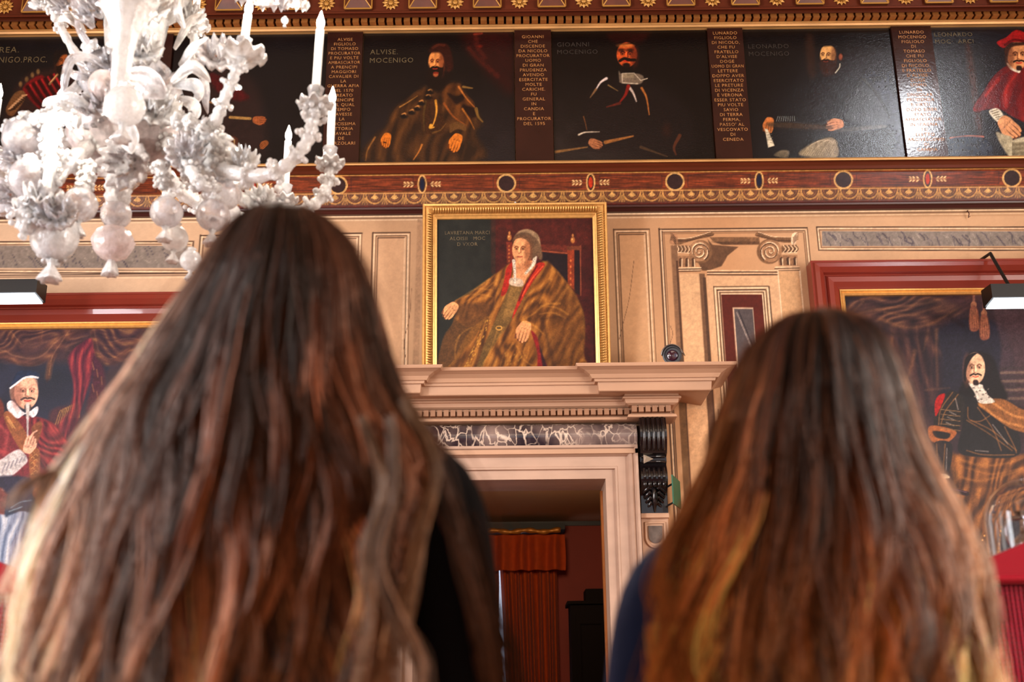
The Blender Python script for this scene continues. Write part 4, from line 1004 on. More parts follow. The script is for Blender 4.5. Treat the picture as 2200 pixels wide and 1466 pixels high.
# ------------------------------------------------------------------ framed portrait of a lady standing on the overdoor
SHZ = zat(788, YW-.495)
def pLady(p):
    p.frame(850,400,3.49); p.C[:] = np.array([28,28,24])/255.
    p.poly((56,16,14),[(745,180),(1560,180),(1560,1420),(745,1420)],soft=4,smooth=False); p.poly((44,26,20),[(715,180),(750,180),(745,700),(715,640)],soft=3,smooth=False)
    p.poly((72,24,16),[(760,220),(1000,230),(1300,260),(1490,240),(1490,420),(1380,480),(1100,440),(900,400),(770,420)],soft=25,alpha=.6)
    p.grain(.3,14)
    p.poly((26,14,18),[(1080,490),(1290,500),(1290,760),(1200,620),(1100,560)],soft=4); p.poly((96,36,24),[(1085,440),(1290,450),(1290,510),(1085,488)],soft=3,alpha=.8); p.stroke((140,66,40),2.5,[(1085,486),(1285,504)],smooth=False)
    p.poly((104,36,24),[(830,420),(875,420),(885,580),(835,580)],soft=2,smooth=False); p.poly((122,46,24),[(1288,455),(1340,455),(1340,780),(1290,740)],soft=2,smooth=False); p.poly((28,12,16),[(1342,480),(1385,480),(1385,820),(1342,800)],soft=3,smooth=False)
    p.stroke((110,50,32),3,[(1385,450),(1388,820)],smooth=False); p.poly((96,46,28),[(1285,450),(1390,448),(1388,480),(1285,480)],soft=2,smooth=False)
    for cx,cy in ((853,385),(1328,405)): p.ell((150,90,44),cx,cy,16,24,soft=2); p.ell((166,104,54),cx,cy-34,8,12,soft=1.5); p.ell((210,150,90),cx-4,cy-6,5,6,soft=1)
    for k in range(5): p.ell((190,100,50),1312,560+k*45,6,9,soft=1.5); p.ell((170,90,44),850,450+k*28,6,8,soft=1.5)
    rb = (112,70,28)
    p.poly((80,50,24),[(470,960),(420,1040),(350,1160),(330,1420),(640,1420),(620,1080),(700,940)],soft=3)
    p.poly(rb,[(870,590),(760,650),(690,700),(560,800),(440,865),(465,900),(480,1020),(560,1050),(700,960),(560,1080),(440,1300),(420,1420),(1370,1420),(1410,1250),(1418,1000),(1370,850),(1290,730),(1200,620),(1110,560),(1060,600)],soft=4)
    p.drape([(62,32,14),(132,76,28),(190,122,50)],[(870,600),(760,660),(690,710),(560,810),(450,870),(480,1020),(700,960),(620,1090),(470,1300),(440,1420),(1350,1420),(1400,1250),(1405,1000),(1360,850),(1290,740),(1200,640),(1110,580),(900,980)],115,15,1.5,soft=6,seed=2,alpha=.75)
    p.poly((84,50,24),[(470,900),(720,880),(700,960),(560,1050),(480,1020)],soft=7,alpha=.8)
    p.poly((76,44,20),[(1180,800),(1290,740),(1410,1000),(1400,1300),(1300,1420),(1100,1420),(1150,1100)],soft=18,alpha=.55)
    p.poly((98,70,34),[(850,740),(945,755),(930,900),(860,1020),(700,1250),(640,1420),(700,1420),(600,1420),(640,1250),(740,1020),(810,860)],soft=4)
    p.poly((128,92,46),[(860,770),(930,770),(900,920),(840,1010),(800,1010),(830,880)],soft=5,alpha=.8)
    p.poly((150,30,20),[(875,570),(830,620),(815,700),(790,820),(830,800),(855,720),(870,640)],soft=2.5); p.poly((160,34,22),[(1060,580),(1120,590),(1040,700),(960,830),(880,990),(890,930),(950,780),(1010,680)],soft=2.5)
    p.stroke((206,70,40),3,[(1105,600),(1020,700),(950,820)],soft=2); p.stroke((90,14,14),3,[(1060,600),(985,720),(925,860)],soft=2)
    p.poly((120,24,24),[(1015,1090),(1060,1130),(1090,1250),(1160,1420),(1070,1420),(1060,1240)],soft=3); p.poly((44,18,26),[(1080,1200),(1160,1420),(1110,1420)],soft=4)
    sk=(196,128,84)
    p.poly(sk,[(905,560),(1030,560),(1045,600),(985,690),(950,745),(865,738),(885,650)],soft=3); p.poly((150,88,54),[(985,560),(1045,590),(990,650),(960,600)],soft=6,alpha=.7)
    p.poly((178,160,140),[(862,690),(945,700),(952,752),(858,740)],soft=2,alpha=.8)
    p.stroke((206,190,170),7,[(885,560),(893,640),(895,725)],soft=2.5,w2=4); p.stroke((206,190,166),9,[(1045,535),(1030,590),(975,655)],soft=3,w2=5)
    for k in range(9): p.ell((110,90,76),888+(k%2)*6,565+k*18,3,4,soft=1); p.ell((120,98,80),1040-k*8,550+k*13,3,4,soft=1)
    p.ell((92,66,46),985,440,100,115,soft=3); p.poly((142,112,82),[(890,380),(930,335),(1000,325),(1070,370),(1085,450),(1060,400),(990,350),(930,350)],soft=3); p.poly((100,72,50),[(1040,440),(1085,440),(1100,540),(1070,540)],soft=4)
    p.face(942,478,68,102,-.5,(206,140,92),(120,66,40),lip=(150,62,44)); p.poly((92,62,42),[(875,420),(890,380),(940,362),(1010,385),(1040,450),(1000,420),(950,390),(900,400)],soft=3)
    p.hand(415,930,130,2.2,(206,142,92),(104,58,36)); p.hand(962,1085,150,1.85,(206,140,90),(104,56,34))
    g=(196,132,54)
    for q,w in ((((700,700),(580,780),(450,860)),4),(((760,700),(640,800),(520,870)),3),(((720,780),(640,770),(590,775)),3),(((720,830),(600,810),(520,830)),3),(((1170,700),(1120,780),(1080,880)),4),(((1230,880),(1120,890),(1030,960),(960,1000)),5),(((1290,960),(1200,910),(1090,900)),4),(((1270,990),(1180,950),(1080,960)),4),
        (((950,1010),(1030,1040),(1120,1120)),5),(((720,960),(640,1100),(560,1260)),4),(((480,1120),(450,1200),(445,1290)),3),(((570,1060),(500,1100),(450,1160)),2.5),(((810,1060),(740,1200),(660,1320)),3),(((760,1090),(700,1250),(620,1400)),2),(((800,700),(760,800),(740,900)),3),(((880,1180),(800,1300),(780,1400)),4),(((910,1200),(960,1300),(1050,1360)),3),(((980,1180),(960,1250),(990,1270),(1000,1200)),2)):
        p.stroke(g,w,q,soft=4,w2=w*.4,alpha=.42)
    d=(52,28,16)
    for q,w in ((((740,760),(730,880),(690,960)),8),(((1150,720),(1060,860),(960,960)),7),(((1100,1000),(1150,1200),(1200,1400)),8),(((690,1000),(640,1200),(580,1400)),6),(((860,1060),(760,1250),(700,1400)),6),(((1290,1000),(1200,980),(1100,1000)),6),(((830,1200),(780,1400),(740,1420)),5)): p.stroke(d,w,q,soft=7,alpha=.55)
    random.seed(2)
    for k in range(60): a=random.random(); p.ell((206,150,60),700-a*170+random.uniform(-22,22),1000+a*360,4,7,.4,soft=1.5,alpha=.5)
    for k in range(30): p.ell((190,136,56),930+random.uniform(-110,60),1250+random.uniform(0,140),5,8,.4,soft=2,alpha=.4)
    p.ring((196,140,64),775,1065,22,14,2.5)
    p.grain(.14,1.6,4); p.grain(.1,8,6)
tl = math.radians(7); Yb = YW - .16
def attilt(px, py, Yb_, zb, tan):
    Y = Yb_
    for _ in range(12): v = at(px, py, Y); Y = Yb_ - (v.z - zb) * tan
    return at(px, py, Y)
tt = math.tan(tl)
q1 = attilt(909, 441, Yb, SHZ, tt); q2 = attilt(1306, 439, Yb, SHZ, tt); fz1 = (q1.z+q2.z)/2 - .004; fxl, fxr = q1.x, q2.x - .012
fp = empty('framed_portrait', ((fxl+fxr)/2, Yb, SHZ), 'gilt-framed portrait of a seated lady in a golden brown robe, standing above the doorway', 'painting')
def shear(B, zb): B.v = [(x, y - (z-zb)*tt, z) for x, y, z in B.v]; return B
FWD = .088
ix0, ix1, iz0, iz1 = fxl+FWD, fxr-FWD, SHZ+FWD*.3, fz1-FWD
b = MB(); frame_sweep(b, ix0, ix1, iz0, iz1, Yb, [(-.012,-.005),(-.012,.012),(.004,.02),(.006,.026),(.014,.03),(.018,.022),(.024,.03),(.045,.052),(.06,.05),(.068,.036),(.072,.044),(.084,.046),(.088,.04),(.088,-.03)])
fr = shear(b, SHZ).build('frame', M['gilt'], fp)
b = MB()
def ribs(x0, x1, z0, z1, horizontal, pitch=.0175):
    L_ = (x1-x0) if horizontal else (z1-z0); n = int(L_/pitch)
    for i in range(n):
        u = (i+.5)/n
        if horizontal: c = (x0+L_*u, Yb, (z0+z1)/2); b.tube([(c[0], Yb-.030, z0),(c[0], Yb-.062, (z0*.45+z1*.55)),(c[0], Yb-.038, z1)], .0064, 6)
        else: c = z0+L_*u; b.tube([(x0, Yb-.030, c),(x0*.45+x1*.55, Yb-.062, c),(x1, Yb-.038, c)], .0064, 6)
ribs(ix0-.02, ix1+.02, iz1+.022, iz1+.066, True); ribs(ix0-.066, ix0-.022, iz0, iz1+.02, False)
b2 = b; ribs(ix1+.022, ix1+.066, iz0, iz1+.02, False)
tag(shear(b, SHZ).build('gadrooning', M['gilt'], fr, smooth=True), kind='stuff')
painted_plane('canvas', ix0-.012, ix1+.012, iz0-.012, iz1+.012, Yb+.004 - (iz0-.012-SHZ)*tt, .0042, pLady, M['canvas'], fp, thick=.02, tilt=tl)
lady = [o for o in fp.children if o.name.startswith('canvas')][0]
def tcap(par, lines, px0, px1, py0, py1, m_):
    v0 = attilt(px0, py1, Yb, SHZ, tt); v1 = attilt(px1, py0, Yb, SHZ, tt)
    text_mesh('lettering', lines, v0.x, v1.x, v0.z, v1.z, Yb+.004+SHZ*0, m_, par, fill=.6, tilt=tl, zb=SHZ, wmax=1)
tcap(lady, ['LAVRETANA MARCI','ALOISII   MOC','D VXOR'], 956, 1052, 493, 531, M['letters_dim'])

# ------------------------------------------------------------------ the two big pictures in red lacquered frames
def pKing(p):
    p.frame(1780,560,2.155); p.C[:] = np.array([40,28,34])/255.; p.grain(.5,26,4); p.grain(.25,5,5)
    p.poly((26,26,40),[(520,310),(800,300),(860,640),(700,700),(520,640),(360,600),(480,560)],soft=10,alpha=.8)
    p.poly((66,46,52),[(800,130),(1300,130),(1300,700),(830,640),(800,400)],soft=8,alpha=.7)
    for k in range(9): p.stroke((110,88,74) if k%2 else (48,38,40),6,[(800,500+k*20),(1300,490+k*20)],soft=3,smooth=False,alpha=.7)
    p.poly((58,34,30),[(100,200),(300,180),(560,150),(700,140),(640,220),(480,290),(360,320),(240,270),(120,260)],soft=12,alpha=.8)
    p.drape([(28,18,24),(60,36,36),(112,74,54)],[(100,190),(300,150),(560,140),(720,150),(640,230),(480,300),(360,330),(240,280),(120,290)],-12,16,1.5,soft=10,seed=5,alpha=.8)
    p.drape([(30,20,28),(56,34,36),(92,58,48)],[(110,290),(260,310),(480,320),(520,600),(400,700),(200,760),(100,700)],84,18,1.2,soft=14,seed=6,alpha=.8)
    g=(128,84,52)
    for q,w in ((((110,260),(200,230),(330,215),(480,190),(620,140)),5),(((150,180),(230,170),(330,150)),4),(((240,270),(360,310),(480,290),(600,220),(680,180)),6),(((260,240),(380,250),(520,210)),4),(((200,320),(240,340),(230,400)),6),(((300,340),(280,420)),5),(((400,420),(380,500),(350,580)),7),(((500,320),(500,420),(505,580)),5),(((460,330),(440,420)),4),(((160,190),(110,240)),4),(((560,150),(640,170),(740,190)),5),(((450,600),(560,590)),3)): p.stroke(g,w*1.3,q,soft=6,alpha=.4,w2=w*.5)
    for q in (((180,290),(300,340),(460,340)),((250,420),(240,560),(280,660)),((340,360),(330,480)),((560,260),(620,300)),((420,360),(460,520))): p.stroke((26,16,22),10,q,soft=9,alpha=.6)
    p.poly((50,24,34),[(480,130),(700,130),(760,210),(640,230)],soft=16,alpha=.6)
    for cx,cy in ((672,200),(720,240)):
        p.stroke((120,74,60),5,[(cx,cy-60),(cx,cy)],soft=2); p.ell((140,90,64),cx,cy+5,14,16,soft=2); p.poly((118,66,50),[(cx-16,cy+20),(cx+16,cy+20),(cx+26,cy+115),(cx-18,cy+120)],soft=3)
        for k in range(4): p.stroke((160,104,70),1.5,[(cx-12+k*8,cy+25),(cx-12+k*11,cy+112)],soft=1,alpha=.7)
    p.poly((104,64,32),[(560,900),(620,900),(905,900),(1100,800),(1150,1500),(560,1500),(640,1250),(590,1100)],soft=10,alpha=.9)
    p.poly((60,34,22),[(380,850),(480,840),(520,1000),(560,1120),(600,1300),(400,1200),(380,960)],soft=16,alpha=.8)
    p.drape([(44,24,16),(106,62,32),(168,104,52)],[(560,905),(905,900),(1100,800),(1150,1500),(560,1500),(640,1250),(575,1120),(600,1000)],100,20,1.6,soft=8,seed=3,alpha=.85)
    p.poly((22,20,32),[(770,1220),(900,1120),(1000,1100),(1000,1500),(700,1500)],soft=8)
    # wig
    p.poly((18,13,17),[(640,440),(700,425),(760,450),(800,560),(830,640),(760,665),(700,640),(640,660),(600,620),(630,540)],soft=7)
    # armour
    p.poly((22,20,24),[(560,605),(640,630),(720,660),(860,760),(880,900),(700,910),(600,880),(620,740)],soft=3)
    p.poly((30,26,26),[(520,640),(570,605),(625,640),(630,700),(600,790),(580,800),(490,780),(500,700)],soft=3); p.poly((150,18,18),[(492,660),(510,625),(540,620),(515,690),(495,720)],soft=2)
    p.poly((150,84,44),[(462,775),(500,765),(590,790),(570,830),(520,850),(470,830)],soft=2); p.poly((24,20,22),[(485,790),(560,800),(550,825),(500,820)],soft=2)
    p.poly((26,24,28),[(484,850),(570,850),(555,985),(500,985)],soft=2)
    for q in (((600,620),(540,700),(520,760)),((575,610),(520,690),(510,760)),((645,680),(650,735),(700,745),(745,720)),((640,740),(740,800),(850,880)),((660,740),(760,790),(870,880)),((540,850),(530,980)),((500,850),(510,985)),((815,770),(860,860),(870,890)),((690,680),(760,780),(800,880)),((640,880),(720,900),(860,900))): p.stroke((150,98,52),2.6,q,soft=1.6,alpha=.6)
    for q in (((588,640),(600,690)),((560,700),(590,715)),((550,725),(585,740)),((545,750),(580,765)),((760,760),(830,850)),((680,880),(740,885)),((548,870),(545,970))): p.stroke((196,180,168),1.8,q,soft=2,alpha=.6)
    for k in range(5): p.stroke((120,90,60),1.6,[(520,690+k*22),(610,700+k*22)],soft=1)
    p.poly((126,78,40),[(690,660),(800,640),(900,690),(1000,700),(1000,800),(860,785),(760,720)],soft=3); 
    for q in (((700,665),(800,740),(900,770)),((760,660),(860,720),(960,730))): p.stroke((186,122,66),5,q,soft=3,alpha=.8)
    # face, collar
    p.poly((206,196,182),[(650,565),(720,580),(735,620),(770,655),(700,660),(675,610)],soft=2)
    for k in range(10): p.ell((120,108,100),672+(k*29)%80,590+(k*13)%60,6,4,soft=1)
    p.face(678,500,47,74,.15,(222,176,140),(120,72,54),lip=(206,74,52),beard=(36,18,18),eye=(20,14,16)); p.poly((20,13,16),[(632,460),(660,432),(690,428),(665,450),(640,500),(636,560),(625,540)],soft=2); p.poly((20,13,16),[(690,430),(720,450),(730,520),(715,580),(735,600),(760,500),(740,440)],soft=3)
    p.hand(510,1035,80,2.6,(206,160,124),(110,70,50)); p.stroke((24,14,22),10,[(540,1058),(640,1080)],soft=1.5,smooth=False); p.stroke((90,60,70),2,[(545,1052),(640,1074)],soft=1,smooth=False)
    p.poly((222,196,160),[(505,990),(545,990),(560,1008),(500,1008)],soft=2)
    gg=(176,112,52)
    for q,w in ((((600,920),(720,950),(860,930),(960,880)),6),(((600,1000),(700,1020),(860,980),(960,930)),6),(((640,960),(760,990),(900,960)),4),(((700,1060),(640,1180),(590,1290),(570,1380)),6),(((860,1000),(760,1090),(700,1200),(640,1380)),5),(((745,1210),(700,1300),(650,1420)),5),(((590,1080),(620,1140),(610,1250)),5),(((900,1020),(800,1060),(720,1140)),4)): p.stroke(gg,w,q,soft=5,alpha=.4,w2=w*.5)
    for q,w in ((((620,940),(760,970),(940,930)),8),(((600,1030),(760,1040),(900,1000)),9),(((680,1100),(620,1250),(590,1380)),8),(((820,1060),(720,1180),(690,1260)),9),(((780,1180),(720,1340),(720,1440)),16)): p.stroke((50,28,18),w,q,soft=8,alpha=.35)
    p.poly((22,20,32),[(770,1220),(900,1120),(1000,1100),(1000,1500),(700,1500)],soft=8)
    for k in range(9): p.ell((216,160,90),745-k*11,1235+k*20,5,5,soft=1.5)
    p.grain(.2,1.8,4)
def pPope(p):
    p.frame(0,660,2.527); p.C[:] = np.array([28,30,46])/255.; p.grain(.4,30,4)
    p.poly((60,34,36),[(-400,80),(800,80),(760,200),(600,300),(300,300),(100,300),(-400,200)],soft=20,alpha=.7)
    p.poly((92,28,44),[(370,280),(440,200),(520,180),(500,360),(450,520),(420,620),(360,720),(300,640),(380,540),(400,420)],soft=6); p.poly((60,24,40),[(500,260),(560,320),(570,500),(520,600),(470,560),(500,400)],soft=8)
    p.poly((70,34,40),[(280,560),(380,540),(440,600),(400,700),(320,720),(270,640)],soft=8,alpha=.8)
    g=(150,98,62)
    for q,w in ((((-300,210),(0,245),(60,270),(160,290),(230,270),(300,200),(400,130),(500,90)),22),(((500,90),(520,200),(540,260),(600,290),(700,230)),12),(((390,110),(330,200),(280,280),(260,380)),12),(((20,90),(60,150),(110,210)),8),(((230,110),(220,180)),8),(((600,200),(700,180),(800,200)),10)):
        p.stroke((110,66,44),w,q,soft=7,alpha=.75); p.stroke((190,136,88),max(2,w*.16),[(x+4,y-10) for x,y in q],soft=2.5,alpha=.7); p.stroke((44,24,26),max(3,w*.3),[(x-4,y+24) for x,y in q],soft=4,alpha=.6)
    for q in (((430,300),(440,360),(430,440)),((480,220),(470,330),(450,420))): p.stroke((170,60,50),5,q,soft=5,alpha=.7)
    for k in range(9): p.stroke((150,110,66),2,[(300+k*14,640-k*6),(330+k*12,560-k*6),(350+k*10,600)],soft=1.5,alpha=.8)
    for k in range(6): p.stroke((140,92,64),2.4,[(500+(k%3)*25,300+k*40),(510+(k%3)*22,340+k*40)],soft=2,alpha=.7)
    p.drape([(40,24,34),(74,42,44),(140,92,64)],[(-60,80),(500,80),(420,190),(330,250),(230,300),(100,310),(-60,260)],-18,14,1.8,soft=12,seed=9,alpha=.6)
    p.drape([(36,22,34),(70,40,44),(140,94,60)],[(505,90),(760,70),(760,240),(640,310),(540,290)],12,13,1.6,soft=10,seed=10,alpha=.7)
    p.drape([(50,14,34),(96,28,46),(158,56,56)],[(380,270),(440,200),(500,180),(490,360),(450,520),(400,660),(360,720),(320,640),(390,540),(400,420)],95,12,1.0,soft=6,seed=12,alpha=.8)
    # chair
    p.poly((94,40,34),[(-100,520),(20,530),(0,900),(-100,900)],soft=5); p.poly((100,52,48),[(0,980),(90,975),(105,1010),(60,1040),(40,1030),(10,1180),(-100,1200),(-100,1000)],soft=3); p.ell((150,96,84),62,1002,12,12,soft=2); p.ell((150,96,84),20,990,12,10,soft=2)
    # cape
    p.poly((104,32,40),[(0,600),(60,560),(130,590),(220,600),(300,640),(360,720),(440,790),(380,800),(320,860),(280,910),(160,930),(0,920),(-200,900),(-200,640)],soft=4)
    for q,w,c in ((((230,640),(320,720),(400,770)),9,(160,66,62)),(((200,640),(220,740),(300,800)),8,(66,18,30)),(((0,640),(40,700),(20,800)),7,(150,60,62)),(((240,860),(300,800),(420,775)),6,(170,70,60)),(((0,780),(40,790)),9,(150,50,54)),(((180,620),(200,760),(230,900)),8,(70,22,36))): p.stroke(c,w,q,soft=6,alpha=.8)
    p.drape([(52,14,28),(106,30,40),(168,62,60)],[(60,580),(130,600),(220,610),(300,650),(360,720),(440,790),(380,800),(320,860),(280,910),(220,930),(210,780),(180,640)],55,13,1.3,soft=4,seed=8,alpha=.85)
    # white collar, stole
    p.poly((216,210,214),[(38,525),(70,510),(135,575),(200,540),(205,570),(180,600),(140,580),(95,605),(50,570)],soft=1.5)
    p.poly((128,74,44),[(20,580),(60,575),(150,700),(130,790),(100,760),(40,650)],soft=2); p.poly((128,74,44),[(160,780),(215,780),(220,930),(270,1080),(220,1150),(190,1080),(165,950)],soft=2); p.poly((110,62,40),[(170,660),(215,620),(230,650),(200,740)],soft=3)
    for k in range(34):
        t=k/34; x,y=(40+t*90,600+t*150) if k<14 else (178+((k*17)%34),790+(k-14)*15+0)
        if k>=14: x+= max(0,(y-930))*.2
        p.stroke((190,136,80),1.5,[(x-9,y),(x,y-7),(x+9,y+3)],soft=1,alpha=.8)
    # white sleeves and alb
    p.poly((188,178,178),[(0,830),(60,790),(110,775),(150,830),(120,870),(40,930),(-100,950),(-100,870)],soft=3); p.poly((150,148,150),[(290,900),(330,840),(400,800),(470,830),(480,920),(400,930),(340,880)],soft=3)
    for k in range(6): p.stroke((130,124,132),3,[(10+k*24,900-k*14),(30+k*22,850-k*8)],soft=2.5); p.stroke((96,100,112),3,[(330+k*26,850),(345+k*24,910)],soft=2.5)
    p.poly((150,160,182),[(-200,1150),(40,1130),(120,1110),(190,1130),(220,1200),(230,1500),(-200,1500)],soft=5)
    for k in range(9): p.stroke((96,112,142) if k%2 else (206,210,222),6,[(20+k*22,1150+abs(k-5)*10),(-10+k*26,1260),(-30+k*30,1460)],soft=4,alpha=.75)
    p.drape([(84,98,128),(146,158,184),(206,208,216)],[(-100,1150),(40,1130),(120,1112),(190,1135),(215,1200),(225,1500),(-100,1500)],97,11,.9,soft=5,seed=4,alpha=.85)
    p.poly((34,44,66),[(50,1060),(170,1020),(190,1110),(110,1100),(30,1140)],soft=6); p.poly((36,32,52),[(0,920),(160,930),(170,1020),(100,1060),(0,970)],soft=6)
    for q in (((60,1090),(110,1060),(170,1050)),((50,1110),(120,1085))): p.stroke((110,126,140),3,q,soft=2)
    # head
    p.poly((110,86,76),[(52,450),(80,430),(95,480),(80,500),(60,500)],soft=3)
    p.face(142,462,66,92,.3,(212,160,132),(130,76,64),lip=(176,56,56),beard=(70,50,46)); p.poly((212,160,132),[(90,420),(120,390),(190,385),(205,420),(190,440),(110,440)],soft=4,alpha=.7)
    p.poly((22,34,60),[(58,435),(80,370),(120,345),(190,350),(215,380),(140,385),(90,420)],soft=2); p.stroke((222,220,224),4,[(56,440),(90,415),(130,386),(170,378),(206,384)],soft=1.2)
    p.stroke((190,178,172),9,[(150,530),(150,600)],soft=3,w2=6); p.stroke((180,170,170),5,[(150,600),(150,700)],soft=1.5,w2=3)
    p.hand(160,750,95,-1.25,(212,158,130),(120,70,56)); p.stroke((212,158,130),5,[(165,710),(180,685),(200,672)],soft=1.5,w2=3)
    p.grain(.14,1.8,4)
def big_picture(xo0, xo1, ytop, xr, fn, lab, canvas_px, step=.0052):
    zt = zat(ytop, YW-.10, xr); xl = xo0; xh = xo1; zb = 1.52
    pc = empty('framed_painting', ((xl+xh)/2, YW, zb), lab, 'painting', None)
    fw_ = .205
    b = MB(); frame_sweep(b, xl+fw_, xh-fw_, zb+fw_, zt-fw_, YW-.002, [(0,0),(0,.06),(.02,.075),(.05,.10),(.085,.105),(.10,.085),(.108,.085),(.118,.11),(.15,.14),(.18,.135),(.19,.12),(.205,.12),(.205,0)])
    b.build('frame', M['redlac'], pc, smooth=False)
    b = MB(); frame_sweep(b, xl+fw_+.036, xh-fw_-.036, zb+fw_+.036, zt-fw_-.036, YW-.002, [(-.0,.02),(0,.048),(.012,.058),(.022,.052),(.03,.066),(.038,.07),(.0385,.0)]); sl_ = b.build('gilt_slip', M['gilt'], pc)
    x0c, x1c, z0c, z1c = xl+fw_+.03, xh-fw_-.03, zb+fw_+.03, zt-fw_-.03
    vis0, vis1 = max(x0c, xat(-40, 800)), min(x1c, xat(2240, 800))
    xs_ = axis([(x0c, x1c, step)]) if (vis0 == x0c and vis1 == x1c) else (axis([(x0c, vis1, step), (vis1, x1c, .05)]) if vis0 == x0c else axis([(x0c, vis0, .05), (vis0, x1c, step)]))
    zv = zat(1270)
    zs_ = axis([(z0c, zv, .04), (zv, z1c, step)]) if zv > z0c+.05 else axis([(z0c, z1c, step)])
    painted_plane('canvas', 0,0,0,0, YW-.025, 0, fn, M['canvas'], pc, thick=.02, xs=xs_, zs=zs_)
    return pc, zt
xa = xat(1741, 563, YW-.12)
bigR, ztR = big_picture(xa, xa+2.75, 562, 1800, pKing, 'red-framed painting of a dark-haired man in armour and lace collar, at the far right', None)
xb = xat(474, 640, YW-.12)
bigL, ztL = big_picture(xb-2.75, xb, 631, 200, pPope, 'red-framed painting of an old man in red cape and skullcap, at the far left', None)

# ------------------------------------------------------------------ small things on the wall and the overdoor
def picture_lamp(px0, px1, py0, py1, Y, lab, arm_z):
    a = at(px0, py0, Y); c = at(px1, py1, Y); xm = (a.x+c.x)/2
    L_ = empty('picture_lamp', (xm, YW-.01, arm_z+.05), lab, 'lamp', 'LED lamps over the big pictures')
    zt = a.z; zb = zt - .115; d = .16
    b = MB(); b.add([(a.x,Y,zt),(c.x,Y,zt),(c.x,Y+d,zt+.01),(a.x,Y+d,zt+.01),(a.x,Y,zb+.02),(c.x,Y,zb+.02),(c.x,Y+d,zb),(a.x,Y+d,zb)],[(0,1,2,3),(0,4,5,1),(1,5,6,2),(2,6,7,3),(3,7,4,0),(4,7,6,5)])
    b.build('housing', M['black'], L_)
    b = MB(); b.add([(a.x+.012,Y+.004,zb+.016),(c.x-.012,Y+.004,zb+.016),(c.x-.012,Y+d-.012,zb-.004),(a.x+.012,Y+d-.012,zb-.004),(a.x+.012,Y+.004,zb+.012),(c.x-.012,Y+.004,zb+.012),(c.x-.012,Y+d-.012,zb-.010),(a.x+.012,Y+d-.012,zb-.010)],[(0,1,2,3),(7,6,5,4),(0,4,5,1),(1,5,6,2),(2,6,7,3),(3,7,4,0)])
    b.build('diffuser', M['led'], L_)
    b = MB()
    for f_ in (.25, .75): b.tube([(a.x+(c.x-a.x)*f_, Y+d-.01, zt-.03), (a.x+(c.x-a.x)*f_, YW-.20, arm_z+.03), (a.x+(c.x-a.x)*f_, YW-.002, arm_z+.05)], .012, 8)
    b.build('bracket_arm', M['black'], L_)
    return L_
M['led'] = mat('led_diffuser', (1,1,1,1), .4, emit=(.86,.93,1,1), es=9)
picture_lamp(2128, 2420, 610, 655, YW-.62, 'black LED picture lamp glowing white over the man in armour', ztR-.02)
picture_lamp(-190, 76, 602, 640, YW-.62, 'black LED picture lamp glowing white over the man in red cape', ztL-.02)
# security camera on the overdoor
sx, sy, sz_ = xat(1447, 768, YW-.40), YW-.40, 0
top = zat(788, YW-.495)
sc = empty('security_camera', (sx, sy, top), 'small dark security camera on the right end of the overdoor shelf', 'camera')
c0 = at(1449, 767, YW-.46); ax = Vector((-.25, -.9, -.12)).normalized(); ctr = Vector((c0.x, YW-.42, max(c0.z, top+.078)))
b = MB(); b.lathe([(0,-.07),(0.0549,-.068),(0.0573,-.05),(0.0573,.05),(0.0634,.052),(0.0634,.075),(0.0537,.076),(0.0512,.06),(0,.058)], ctr, ax, 28); b.build('housing', M['blackplastic'], sc, smooth=False)
b = MB(); b.lathe([(0.0366,.060),(0.0366,.068),(0.0293,.07),(0,.072)], ctr, ax, 24); b.build('lens', mat('lens_glass', rgb(46,12,34), .06, coat=1, spec=1), sc, smooth=True)
b = MB(); u = ax.cross(Vector((0,0,1))).normalized(); w = u.cross(ax)
arc = [ctr + u*(0.0683*math.cos(t)) + w*(0.0683*math.sin(t)) for t in np.linspace(.1, math.pi-.1, 12)]
vs = [p + ax*(-.07) for p in arc] + [p + ax*.095 for p in arc] + [p + ax*(-.07) + (p-ctr).normalized()*.004 for p in arc] + [p + ax*.095 + (p-ctr).normalized()*.004 for p in arc]; n = 12
b.add(vs, [(i,i+1,n+i+1,n+i) for i in range(n-1)] + [(2*n+i,3*n+i,3*n+i+1,2*n+i+1) for i in range(n-1)] + [(n+i,n+i+1,3*n+i+1,3*n+i) for i in range(n-1)]); b.build('sunshield', mat('sunshield_metal', rgb(120,112,108), .3, metal=.6), sc, smooth=True)
b = MB(); b.lathe([(0,0),(.035,0),(.035,.01),(.012,.016),(.012,.05)], (ctr.x+.02, sy+.03, top+.001), (0,0,1), 16); b.box((ctr.x+.005, sy-.0, top+.001), (ctr.x+.07, sy+.04, top+.012)); b.build('stand', M['black'], sc)
# small flat black device at the left of the lady's frame
dv = at(858, 785, YW-.45); b = MB()
b.box((dv.x-.10, YW-.43, top+.001), (dv.x+.065, YW-.36, top+.028)); b.box((dv.x-.10, YW-.44, top+.018), (dv.x+.065, YW-.43, top+.030))
tag(b.build('flat_black_device', M['black']), 'flat black device lying on the overdoor shelf left of the gilt frame', 'device')
